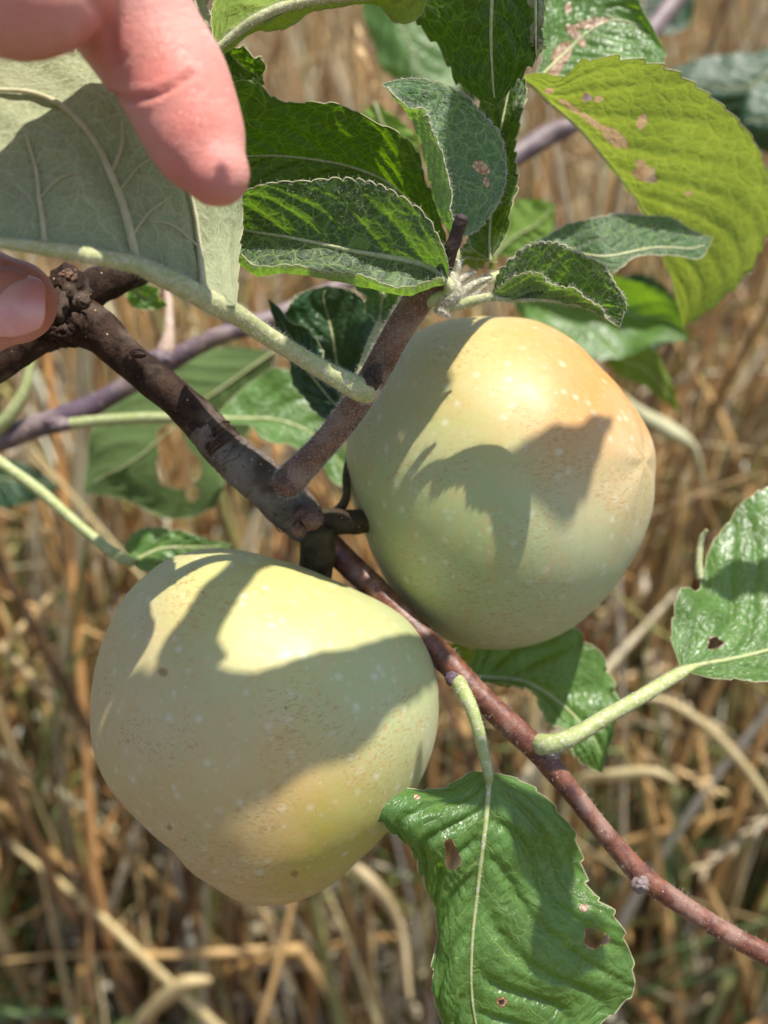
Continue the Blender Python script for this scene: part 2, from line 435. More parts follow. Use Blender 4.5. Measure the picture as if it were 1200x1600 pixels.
def leaf(parent, rows, mat, face='top', U=None, serr=1.0, teeth=26, quilt=1.0, nl=8, slope=0.42, holes=(), dmg=(), wave=1.0,
         petiole=None, pmat=None, rim=0.10, label=None, nv=150, nu=34, seed=1, dd=0.0, key=None, midrib=True, hair=0, round_teeth=False,
         roll=0.0, rimmat=None, name='leaf'):
    """rows: base to tip; each row a list of (px,py,depth) across the blade, or one point where the blade closes."""
    K = max(len(r) if isinstance(r[0], (tuple, list)) else 1 for r in rows)
    R = []
    for r in rows:
        if not isinstance(r[0], (tuple, list)): r = [r] * K
        R.append([P(q[0], q[1], q[2] + dd) for q in r])
    R = np.array(R)                                  # (rows,K,3)
    if U is None: U = {3: [-1, 0, 1], 4: [-1, 0, .78, 1], 5: [-1, -.5, 0, .5, 1]}[K]
    U = np.array(U, float)
    us = np.concatenate([-np.linspace(1, 0, nu // 2, endpoint=False) ** 0.9, [0], np.linspace(0, 1, nu // 2 + 1)[1:] ** 0.9])
    tk = np.interp(us, U, np.arange(K))
    G = cr(R, nv)                                    # (nv,K,3)
    G = np.swapaxes(cr(np.swapaxes(G, 0, 1), tk), 0, 1)   # (nv,nus,3)
    n_u = len(us); vs = np.linspace(0, 1, nv)
    # width of rows in metres for scaling
    wl = np.linalg.norm(G[:, 0] - G[:, n_u // 2], axis=1); wr = np.linalg.norm(G[:, -1] - G[:, n_u // 2], axis=1)
    Lmm = np.linalg.norm(np.diff(G[:, n_u // 2], axis=0), axis=1).sum() * 1000
    seglen = np.concatenate([[0], np.cumsum(np.linalg.norm(np.diff(G[:, n_u // 2], axis=0), axis=1))]); vt = seglen / seglen[-1]
    wmax = max(wl.max(), wr.max())
    # serration
    rs = np.random.RandomState(seed)
    for side, j0 in ((-1, 0), (1, n_u - 1)):
        edge = G[:, j0].copy(); e = np.concatenate([[0], np.cumsum(np.linalg.norm(np.diff(edge, axis=0), axis=1))]); e /= e[-1]
        ph = e * teeth + 0.35 * np.sin(e * 17 + seed) + side * .2
        fr = ph - np.floor(ph); am = 0.65 + 0.35 * np.sin(np.floor(ph) * 12.9 + seed)
        if round_teeth: tooth = np.sqrt(np.abs(np.sin(fr * np.pi)).clip(0, 1)) - 0.65
        else: tooth = np.where(fr < 0.8, fr / 0.8, (1 - fr) / 0.2) ** 0.8 - 0.45
        amp = 0.00095 * serr * tooth * am * np.clip(np.sin(np.pi * np.clip(e, 0.02, .98)) * 3, 0, 1)
        tang = np.gradient(edge, axis=0); tang /= np.linalg.norm(tang, axis=1)[:, None] + 1e-12
        inn = G[:, j0 - side * 4]
        dirv = edge - inn; dirv -= tang * np.sum(dirv * tang, 1)[:, None]; dirv /= np.linalg.norm(dirv, axis=1)[:, None] + 1e-9
        dirv = dirv * 0.85 + tang * 0.5
        for j in range(n_u):
            a = side * us[j]
            if a > 0.8:
                G[:, j] += dirv * (amp * ((a - 0.8) / 0.2) ** 1.5)[:, None]
    # relief: quilting between side veins, gentle waviness, rolled margins
    du = np.gradient(G, axis=1); dv = np.gradient(G, axis=0)
    N = np.cross(du, dv); N /= np.linalg.norm(N, axis=2)[:, :, None] + 1e-12
    vote = np.sum((N @ CZ)[nv // 5: -nv // 5] * np.linalg.norm(du, axis=2)[nv // 5:-nv // 5])
    topsign = 1.0 if (vote > 0) == (face == 'top') else -1.0
    N = N * topsign
    for _ in range(2):
        N[1:-1, 1:-1] = (N[1:-1, 1:-1] + N[:-2, 1:-1] + N[2:, 1:-1] + N[1:-1, :-2] + N[1:-1, 2:]) / 5
    N /= np.linalg.norm(N, axis=2)[:, :, None] + 1e-12
    UU, VV = np.meshgrid(us, vt)
    au = np.abs(UU)
    q = (VV - slope * au ** 1.25) * nl + (UU > 0) * 0.45
    q2 = q + 0.12 * np.sin(UU * 5 + seed) + 0.2 + 0.28 * np.sin(VV * 9 + seed * 2 + 3 * UU)
    fr = np.abs(q2 - np.floor(q2) - 0.5)
    taper = np.clip(np.minimum(VV, 1 - VV) * 6, 0, 1)
    hgt = (1 - np.exp(-(fr / 0.16) ** 2)) * np.clip(au * 5, 0, 1) * (1 - au ** 3 * .7)
    hgt = hgt * 0.00070 * quilt * taper
    wob = wave * 0.0009 * taper * au ** 1.5 * (np.sin(VV * 15 + seed * 1.7 + 2 * UU) + 0.6 * np.sin(VV * 27 + seed * 3.1 - 3 * UU))
    fine = 0.00010 * quilt * taper * np.sin(VV * 95 + 9 * np.sin(UU * 9 + seed)) * np.sin(UU * 26 + 4 * np.sin(VV * 19))
    G = G + N * (hgt + wob + fine - roll * 0.002 * au ** 8)[:, :, None]
    V = G.reshape(-1, 3)
    uvA = np.stack([UU, VV], 2).reshape(-1, 2)
    mmA = np.stack([UU * wmax * 1000 + seed * 13.7, VV * Lmm + seed * 7.1], 2).reshape(-1, 2)
    idx = np.arange(nv * n_u).reshape(nv, n_u)
    F = np.stack([idx[:-1, :-1], idx[:-1, 1:], idx[1:, 1:], idx[1:, :-1]], 2).reshape(-1, 4)
    if topsign < 0: F = F[:, ::-1]
    pj = proj(V)
    # holes, given in picture coordinates of the blade surface: (px,py,rx,ry,angle)
    dmgv = np.zeros(len(V))
    for (hx, hy, rx, ry, *an) in list(dmg):
        th = math.radians(an[0]) if an else 0
        dx, dy = pj[:, 0] - hx, pj[:, 1] - hy
        a = (dx * math.cos(th) + dy * math.sin(th)) / rx; b = (-dx * math.sin(th) + dy * math.cos(th)) / ry
        dmgv = np.maximum(dmgv, np.clip(1.5 - np.sqrt(a * a + b * b), 0, 1))
    holerims = []
    for k, (hx, hy, rx, ry, *an) in enumerate(holes):
        th = math.radians(an[0]) if an else 0

        def rad(V_):
            dx, dy = V_[:, 0] - hx, V_[:, 1] - hy
            a = (dx * math.cos(th) + dy * math.sin(th)) / rx; b = (-dx * math.sin(th) + dy * math.cos(th)) / ry
            an_ = np.arctan2(b, a); return np.sqrt(a * a + b * b) / (1 + .16 * np.sin(3 * an_ + k * 2) + .08 * np.sin(5 * an_ + k))
        rr = rad(pj)
        ins = rr[F].mean(1) < 1.0
        keep = ~ins
        used = np.unique(F[keep]); rim_v = np.intersect1d(np.unique(F[ins]), used)
        F = F[keep]
        # snap hole border onto the outline, staying on the sheet
        for i in rim_v:
            c = pj[i, :2] - np.array([hx, hy]); c2 = np.array([hx, hy]) + c / max(rr[i], .2)
            V[i] = P(c2[0], c2[1], pj[i, 2])
        pj = proj(V)
        dmgv[rim_v] = 0.62
    mats = [mat]
    parts_V = [V]; FF = [tuple(f) for f in F]; mi = [0] * len(FF)
    extra_uv = [uvA]; extra_mm = [mmA]; extra_d = [dmgv]; off = len(V)

    def add(v, f, m_):
        nonlocal off
        if m_ not in mats: mats.append(m_)
        k = mats.index(m_)
        parts_V.append(v); FF.extend([tuple(i + off for i in q) for q in f]); mi.extend([k] * len(f))
        extra_uv.append(np.zeros((len(v), 2))); extra_mm.append(np.zeros((len(v), 2))); extra_d.append(np.zeros(len(v))); off += len(v)
    if rim:
        for j0 in (0, n_u - 1):
            v, f = tube(G[:, j0], [rim * .0004, rim * .001, rim * .001, rim * .0003], segs=5, n=nv)
            # follow the serrated margin exactly
            add(v, f, rimmat or M_VEIN)
    if hair > 1250:
        Q = [tuple(x) for x in F]
        hv, hf = hairs(V, Q, hair, 0.0011, 0.000022, seed, lean=1.2)
        add(hv, hf, M_HAIR)
        eq = [tuple(x) for x in np.stack([idx[:-1, 0], idx[:-1, 1], idx[1:, 1], idx[1:, 0]], 1)] + \
             [tuple(x) for x in np.stack([idx[:-1, -2], idx[:-1, -1], idx[1:, -1], idx[1:, -2]], 1)]
        hv, hf = hairs(V, eq, hair // 3, 0.0010, 0.00003, seed + 5, lean=2.5)
        add(hv, hf, M_HAIR)
    o = new_mesh(name, np.vstack(parts_V), FF, mats, parent, uvs={'UVMap': np.vstack(extra_uv), 'mm': np.vstack(extra_mm)},
                 attrs={'dmg': np.concatenate(extra_d)}, mi=mi)
    if label: o['label'] = label
    if key: LEAFV[key] = pj
    c = G[:, n_u // 2] + N[:, n_u // 2] * (0.00012 if face == 'top' else -0.0003)
    if petiole is not None:
        pp = px_path([(a, b, d + dd) for a, b, d, r in petiole]); pr = [r * (d + dd) / FPX for a, b, d, r in petiole]
        path = np.vstack([pp, c[::max(1, nv // 10)][1:]]); rad = pr + list(np.linspace(min(pr[-1] * .6, .0006), 0.00015, len(path) - len(pr)))
        v, f = tube(path, rad, segs=10, n=90, rough=0.05, seed=seed)
        ps = [(v, f)]
        if hair:
            ps.append(hairs(v, f, 500, 0.0008, 0.000022, seed + 9))
            V2, F2, m2 = merge(ps); new_mesh('petiole', V2, F2, [pmat or M_PETIOLE, M_HAIR], o, mi=m2)
        else:
            new_mesh('petiole', v, f, pmat or M_PETIOLE, o)
    elif midrib:
        v, f = tube(c[::max(1, nv // 10)], list(np.linspace(.0004, .00012, len(c[::max(1, nv // 10)]))), segs=8, n=70)
        new_mesh('midrib', v, f, pmat or M_PETIOLE, o)
    return o


def R3(a, b, c, da, db, dc):
    return [(a[0], a[1], da), (b[0], b[1], db), (c[0], c[1], dc)]


# ------------------------------------------------------------------ ground and meadow
def ground_z(x, y):
    y = np.asarray(y, float); x = np.asarray(x, float)
    s = np.clip(y - 2.2, 0, 14); return 0.015 * np.sin(x * 5 + y * 3) + 0.02 * np.sin(x * 1.7 - y * 2.1) + 0.16 * s ** 1.15


gx = np.concatenate([np.linspace(-250, -8, 14), np.linspace(-7, 7, 90), np.linspace(8, 250, 14)])
gy = np.concatenate([np.linspace(-250, -6, 12), np.linspace(-5, 18, 150), np.linspace(20, 300, 14)])
X, Y = np.meshgrid(gx, gy)
Z = ground_z(X, Y)
ii = np.arange(X.size).reshape(X.shape)
F = np.stack([ii[:-1, :-1], ii[:-1, 1:], ii[1:, 1:], ii[1:, :-1]], 2).reshape(-1, 4)
m = NT('straw_littered_soil'); o_ = m.obj()
n1 = m.noise(o_, 6, 5, .7); n2 = m.noise(m.map(o_, (1, 6, 1)), 40, 4, .7)
c = m.mix(m.ramp(n1, .4, .6), (0.055, 0.034, 0.020), (0.16, 0.10, 0.05))
c = m.mix(m.ramp(n2, .5, .7), c, (0.32, 0.21, 0.11)); c = m.mix(m.ramp(m.noise(o_, 2.5, 3), .55, .65), c, (0.06, 0.09, 0.03))
M_GROUND = m.fin(m.princ(c, .95, m.bump(n2, .6, .01)))
g = new_mesh('ground', np.stack([X, Y, Z], 2).reshape(-1, 3), F, M_GROUND); g['kind'] = 'structure'
g['label'] = 'straw littered soil of the meadow'; g['category'] = 'ground'


def straw_mat(name, tl):
    m = NT(name); o_ = m.obj()
    a = m.n('ShaderNodeAttribute', _attribute_name='col').outputs['Color']
    nn = m.noise(o_, 60, 3, .6)
    c = m.mix(m.ramp(nn, .35, .7, 0, .55), a, m.mix(1.0, a, (0.72, 0.64, 0.52), 'MULTIPLY'))
    pb = m.princ(c, .55, m.bump(m.noise(o_, 400, 2), .2, .0004), Specular__IOR__Level=0.45)
    t = m.n('ShaderNodeBsdfTranslucent', Color=c).outputs[0]
    mx = m.n('ShaderNodeMixShader', i0=tl); m.set(mx.inputs[1], pb); m.set(mx.inputs[2], t)
    return m.fin(mx.outputs[0])


M_STRAW = straw_mat('dry_straw', .35); M_GREEN = straw_mat('green_blade', .45)


def strands(N, seed, ylo, yhi, hlo, hhi, rlo, rhi, pal, flat=1.0, droop=.3, lean=.25, nseg=8, xs=None, power=1.0, weights=None, bendmax=1.2, zoff=0.0):
    """N blades/stalks as bent ribbons with a V or tube section; returns V,F,col"""
    rs = np.random.RandomState(seed)
    y = ylo + (yhi - ylo) * rs.rand(N) ** power
    x = rs.uniform(-1, 1, N) * (0.22 + 0.50 * y) if xs is None else rs.uniform(xs[0], xs[1], N) * (0.22 + 0.5 * y)
    h = rs.uniform(hlo, hhi, N); az = rs.uniform(0, 2 * np.pi, N)
    ln = np.abs(rs.normal(0, lean, N)); dr = np.abs(rs.normal(0, droop, N)).clip(0, bendmax)
    kink = rs.rand(N) < .25; kp = rs.uniform(.4, .9, N)
    r = rs.uniform(rlo, rhi, N)
    t = np.linspace(0, 1, nseg + 1)
    ang = ln[:, None] + dr[:, None] * t[None] ** 1.7 * 2.0 + (kink[:, None] & (t[None] > kp[:, None])) * rs.uniform(.6, 1.9, (N, 1))
    step = h[:, None] / nseg
    dx = np.sin(ang) * step; dz = np.cos(ang) * step
    sx = np.concatenate([np.zeros((N, 1)), np.cumsum(dx[:, :-1], 1)], 1); sz = np.concatenate([np.zeros((N, 1)), np.cumsum(dz[:, :-1], 1)], 1)
    dirx, diry = np.cos(az)[:, None], np.sin(az)[:, None]
    wob = 0.006 * np.sin(t[None] * rs.uniform(4, 12, (N, 1)) + rs.uniform(0, 6, (N, 1)))
    PX = x[:, None] + sx * dirx - wob * diry; PY = y[:, None] + sx * diry + wob * dirx
    PY = np.where(PY < .46, .46 + (.46 - PY) * .5, PY)
    PZ = ground_z(x, y)[:, None] + zoff + sz
    PZ = np.maximum(PZ, ground_z(x, y)[:, None] + .004)
    C = np.stack([PX, PY, PZ], 2)
    T = np.gradient(C, axis=1); T /= np.linalg.norm(T, axis=2)[:, :, None] + 1e-9
    tw = rs.uniform(0, np.pi, N)[:, None] + t[None] * rs.normal(0, 1.5, N)[:, None]
    ref = np.stack([np.cos(tw), np.sin(tw), np.zeros_like(tw)], 2)
    A = np.cross(T, ref); A /= np.linalg.norm(A, axis=2)[:, :, None] + 1e-9; B = np.cross(T, A)
    prof = (r[:, None] * (1 - t[None] ** 3 * .8))[:, :, None]
    a_, b_ = prof * flat, prof
    V = np.stack([C + A * a_, C + B * b_ * .55, C - A * a_, C - B * b_ * .55], 2)  # N,nseg+1,4,3
    n1_ = nseg + 1
    base = (np.arange(N) * n1_ * 4)[:, None, None]; i = (np.arange(nseg) * 4)[None, :, None]; j = np.arange(4)[None, None]; j2 = (j + 1) % 4
    F = np.stack(np.broadcast_arrays(base + i + j, base + i + j2, base + i + 4 + j2, base + i + 4 + j), 3).reshape(-1, 4)
    pal = np.array(pal); pk = rs.choice(len(pal), N, p=weights); col = (pal[pk] * rs.uniform(.6, 1.2, (N, 1))).clip(0, .93)
    colv = np.repeat(col, n1_ * 4, axis=0)
    return V.reshape(-1, 3), F, colv, C


def strand_obj(name, lst, mat, label, cat):
    V = []; F = []; K = []; o = 0
    for (v, f, k, *_) in lst:
        V.append(v); F.append(f + o); K.append(k); o += len(v)
    ob = new_mesh(name, np.vstack(V), np.vstack(F), mat, attrs={'col': np.vstack(K)})
    ob['kind'] = 'stuff'; ob['label'] = label; ob['category'] = cat
    return ob


STRAW = [(0.78, 0.52, 0.22), (0.86, 0.67, 0.36), (0.72, 0.41, 0.16), (0.86, 0.75, 0.52), (0.24, 0.14, 0.07), (0.92, 0.85, 0.70), (0.58, 0.55, 0.20)]
SWT = [.24, .20, .12, .12, .16, .07, .09]
GREEN = [(0.16, 0.27, 0.08), (0.26, 0.36, 0.13), (0.10, 0.18, 0.07), (0.40, 0.46, 0.16)]


def seeds(C, seed, frac, mat_pal):
    """seed heads: little spikelets clustered on stalk tips"""
    rs = np.random.RandomState(seed); N = len(C); pick = np.where(rs.rand(N) < frac)[0]
    Vs = []; Fs = []; Ks = []; o = 0
    for k in pick:
        tip = C[k, -1]; d = C[k, -1] - C[k, -3]; d /= np.linalg.norm(d) + 1e-9
        col = np.array(mat_pal[rs.randint(len(mat_pal))]) * rs.uniform(.8, 1.2)
        for q in range(14):
            p = tip - d * rs.uniform(0, .06); s = rs.normal(size=3); s -= d * (s @ d); s /= np.linalg.norm(s)
            dd_ = d + s * .5; dd_ /= np.linalg.norm(dd_); L = rs.uniform(.007, .013); wd = .0016
            b = np.cross(dd_, s)
            v = np.array([p, p + dd_ * L * .5 + s * wd, p + dd_ * L * .5 + b * wd, p + dd_ * L * .5 - s * wd, p + dd_ * L * .5 - b * wd, p + dd_ * L])
            f = [(0, 1, 2, 2), (0, 2, 3, 3), (0, 3, 4, 4), (0, 4, 1, 1), (5, 2, 1, 1), (5, 3, 2, 2), (5, 4, 3, 3), (5, 1, 4, 4)]
            Vs.append(v); Fs += [tuple(x + o for x in q_[:3]) for q_ in f]; Ks.append(np.repeat(col[None], 6, 0)); o += 6
    return np.vstack(Vs), Fs, np.vstack(Ks)


st = [
    strands(1500, 1, .47, 1.4, .60, 1.12, .0014, .0034, STRAW, flat=.9, droop=.12, lean=.10, weights=SWT),
    strands(900, 2, .48, 1.3, .40, 1.05, .003, .0075, STRAW, flat=1.0, droop=.45, lean=.25, weights=SWT),
    strands(1200, 3, 1.3, 3.2, .5, 1.1, .002, .0045, STRAW, flat=1.0, droop=.2, lean=.15, weights=SWT),
    strands(1600, 4, 1.3, 4.0, .3, .9, .004, .009, STRAW, flat=1.0, droop=.6, lean=.25, weights=SWT),
    strands(9000, 5, 3.0, 14., .4, 1.0, .004, .010, STRAW, flat=1.0, droop=.4, lean=.2, weights=SWT, nseg=5),
    strands(1700, 6, .46, 2.2, .08, .35, .003, .007, STRAW, droop=1.0, lean=.9, weights=SWT, bendmax=1.6),
    strands(1100, 7, .5, 1.4, .04, .18, .004, .010, STRAW[3:4] + STRAW[5:6], droop=1.2, lean=1.2, bendmax=1.8, zoff=.22),
]
sv, sf, sk = seeds(st[0][3], 5, .22, STRAW[:4]); sv2, sf2, sk2 = seeds(st[2][3], 6, .22, STRAW[:4])
dry = strand_obj('dry_grass', st, M_STRAW, 'tall dry golden grass filling the meadow behind the apples', 'dry grass')
V = np.vstack([sv, sv2]); F = sf + [tuple(i + len(sv) for i in f) for f in sf2]
sh = new_mesh('seed_heads', V, F, M_STRAW, attrs={'col': np.vstack([sk, sk2])}, smooth=False)
sh['kind'] = 'stuff'; sh['label'] = 'dry seed heads on the tops of the meadow grass'; sh['category'] = 'seed heads'
gr = [
    strands(700, 21, .5, 1.6, .2, .65, .0025, .006, GREEN, droop=.5, lean=.25, xs=(.35, 1)),
    strands(420, 22, .5, 1.6, .3, .9, .0025, .006, GREEN, droop=.6, lean=.3, xs=(-1, -.5)),
    strands(1100, 23, .6, 3.5, .3, .7, .002, .006, GREEN, droop=.5, lean=.25),
    strands(2600, 24, .5, 1.2, .05, .26, .003, .007, GREEN, droop=.9, lean=.5, xs=(.1, 1)),
    strands(500, 25, .5, 1.2, .05, .2, .002, .005, GREEN, droop=.9, lean=.5, xs=(-1, .1)),
]
gr.append(strands(90, 26, .5, 1.1, .15, .35, .010, .020, GREEN, droop=.8, lean=.5, xs=(.3, 1)))
gr.append(strands(60, 27, .5, 1.1, .15, .35, .010, .018, GREEN[:3], droop=.8, lean=.5, xs=(-1, -.3)))
gr.append(strands(420, 29, .5, 1.0, .35, .78, .0016, .0042, GREEN, droop=.45, lean=.2, xs=(.35, 1)))
gr.append(strands(170, 30, .5, 1.0, .35, .78, .0016, .0042, GREEN, droop=.45, lean=.2, xs=(-1, -.55)))
gr.append(strands(1500, 28, .55, 1.3, .06, .34, .003, .008, GREEN, droop=.9, lean=.5, xs=(.15, 1)))
strand_obj('green_grass', gr, M_GREEN, 'sparse green blades growing through the dry meadow grass', 'green grass')


# single blades one can point to
def blade(pts, col, label, flat=1.0):
    path = px_path([p[:3] for p in pts]); rad = [p[3] * p[2] / FPX for p in pts]
    col = (col[0], col[1] * 1.04, col[2] * .82); rad = [q * .7 for q in rad]; C = cr(path, 26); R = cr(np.array(rad).reshape(-1, 1), 26).ravel().clip(1e-5)
    T = np.gradient(C, axis=0); T /= np.linalg.norm(T, axis=1)[:, None]
    A = np.cross(T, CZ); A /= np.linalg.norm(A, axis=1)[:, None]; B = np.cross(T, A)
    V = np.stack([C + A * R[:, None], C + B * R[:, None] * .16, C - A * R[:, None], C - B * R[:, None] * .16], 1).reshape(-1, 3)
    F = [(i * 4 + j, i * 4 + (j + 1) % 4, i * 4 + 4 + (j + 1) % 4, i * 4 + 4 + j) for i in range(25) for j in range(4)]
    o = new_mesh('grass_blade', V, F, M_STRAW, loc=C[0], attrs={'col': np.tile(np.array(col), (len(V), 1))})
    o['label'] = label; o['category'] = 'grass blade'; o['group'] = 'single dry blades standing out of the meadow'


blade([(880, 1400, .62, 6), (880, 1280, .60, 9), (905, 1222, .58, 13), (960, 1212, .56, 15), (1020, 1207, .55, 12), (1058, 1222, .55, 4)], (.72, .58, .40),
      'pale straw blade arching to the right below the upper apple')
blade([(1290, 1420, .60, 6), (1240, 1330, .58, 9), (1190, 1235, .56, 11), (1120, 1150, .55, 11), (1045, 1098, .54, 9), (990, 1090, .54, 4)], (.66, .52, .36),
      'tan straw blade curving down to the right edge under the right-hand leaf')
blade([(960, 610, .50, 6), (1000, 645, .5, 15), (1045, 672, .5, 20), (1085, 700, .5, 8), (1100, 760, .52, 5)], (.60, .55, .42),
      'broad greyish dry blade bending beside the upper apple')
blade([(200, 1620, .62, 8), (235, 1580, .6, 16), (285, 1540, .58, 20), (330, 1532, .58, 8)], (.74, .56, .36),
      'short pale curled blade at the bottom below the lower apple')
blade([(640, 1560, .6, 6), (625, 1450, .6, 11), (585, 1385, .58, 17), (550, 1352, .58, 10), (530, 1345, .58, 4)], (.66, .50, .36),
      'pale drooping blade just beneath the lower apple')
blade([(395, 1640, .6, 9), (425, 1540, .6, 10), (450, 1440, .6, 9), (470, 1340, .6, 6)], (.62, .38, .20), 'orange tan stalk rising to the base of the lower apple')
blade([(120, 1640, .7, 11), (128, 1400, .7, 12), (105, 1150, .7, 10), (110, 950, .7, 8), (60, 760, .7, 5)], (.58, .34, .16),
      'thick golden stalk standing along the left side of the lower apple')
blade([(1190, 1000, .7, 8), (1165, 780, .7, 11), (1130, 660, .7, 10), (1070, 560, .7, 8), (1040, 500, .7, 4)], (.60, .38, .2),
      'golden leaning stalk to the right of the upper apple')


# ------------------------------------------------------------------ apples
def apple_mat(name, dirs):
    """dirs: list of (unit vec toward patch, lo, hi, colour, strength, noise)"""
    m = NT(name); o = m.obj()
    nrm = m.n('ShaderNodeVectorMath', _operation='NORMALIZE', i0=o).outputs[0]
    nb = m.noise(o, 45, 4, .6); nf = m.noise(o, 420, 4, .65)
    col = m.mix(m.ramp(nb, .3, .7), (0.36, 0.40, 0.175), (0.43, 0.435, 0.225))
    for (dv, lo, hi, cc, stg, nz) in dirs:
        d = m.n('ShaderNodeVectorMath', _operation='DOT_PRODUCT', i0=nrm, i1=tuple(dv)).outputs['Value']
        d = m.math('ADD', d, m.math('MULTIPLY', m.math('SUBTRACT', nb, .5), nz))
        d = m.math('ADD', d, m.math('MULTIPLY', m.math('SUBTRACT', nf, .5), nz * .5))
        col = m.mix(m.math('MULTIPLY', m.ramp(d, lo, hi), stg), col, cc)
    # waxy bloom, thin and blotchy
    bl = m.math('MULTIPLY', m.ramp(m.noise(o, 75, 5, .7), .42, .72), 0.15)
    col = m.mix(bl, col, (0.50, 0.48, 0.36))
    mo = m.noise(m.map(o, (1, 1, .6)), 260, 5, .75)
    col = m.mix(m.ramp(mo, .5, .66, 0, .55), col, m.mix(.5, col, (0.50, 0.30, 0.10)))
    col = m.mix(m.ramp(mo, .48, .34, 0, .42), col, m.mix(.5, col, (0.30, 0.38, 0.12)))
    # pale lenticels of two sizes
    for sc, r0, r1, stg, th in ((240, .02, .30, .42, .10), (450, .02, .28, .25, .3), (150, .02, .17, .40, .35)):
        v = m.t.nodes.new('ShaderNodeTexVoronoi'); v.inputs['Scale'].default_value = sc; m.set(v.inputs['Vector'], o)
        k = m.ramp(v.outputs['Distance'], r0, r1, 1, 0)
        sel = m.n('ShaderNodeSeparateColor', i0=v.outputs['Color']).outputs[0]
        k = m.math('MULTIPLY', k, m.ramp(sel, th, th + .25, 0, stg))
        col = m.mix(k, col, (0.62, 0.61, 0.46))
    # russet flecks and tiny dark specks
    ru = m.noise(m.map(o, (1, 1, 2.4)), 900, 3, .7)
    area = m.ramp(m.noise(o, 55, 3, .6), .44, .62)
    dz_ = m.n('ShaderNodeVectorMath', _operation='DOT_PRODUCT', i0=nrm, i1=tuple(wdir(-.2, -.9, .3))).outputs['Value']
    area = m.math('MAXIMUM', area, m.ramp(m.math('ADD', dz_, m.math('MULTIPLY', m.math('SUBTRACT', nb, .5), .5)), .45, .9))
    col = m.mix(m.math('MULTIPLY', m.math('MULTIPLY', m.ramp(ru, .52, .62), area), .55), col, (0.33, 0.17, 0.05))
    # fine upright scratches and streaks of tan over the skin
    st_ = m.noise(m.map(o, (1.6, 1.6, .35), rot=(.25, .2, 0)), 650, 4, .75)
    col = m.mix(m.math('MULTIPLY', m.ramp(st_, .52, .66), .48), col, (0.46, 0.33, 0.15))
    sp = m.n('ShaderNodeAttribute', _attribute_name='spot').outputs['Fac']
    sp = m.ramp(m.math('ADD', sp, m.math('MULTIPLY', m.math('SUBTRACT', nf, .5), .8)), .35, .8)
    col = m.mix(m.math('MULTIPLY', sp, .7), col, (0.22, 0.12, 0.03))
    h = m.math('ADD', m.math('MULTIPLY', nb, .5), m.math('MULTIPLY', nf, .10))
    nr = m.bump(m.math('ADD', h, m.math('MULTIPLY', mo, .25)), .35, .0008)
    rg = m.math('ADD', .36, m.math('MULTIPLY', m.noise(o, 200, 3), .22))
    return m.fin(m.princ(col, rg, nr, Subsurface__Weight=0.15, Subsurface__Radius=(1.0, .75, .35), Subsurface__Scale=0.004,
                         Specular__IOR__Level=0.36, Sheen__Weight=0.06))


def wdir(x, y, z):
    v = CX * x + CY * y + CZ * z; return v / np.linalg.norm(v)


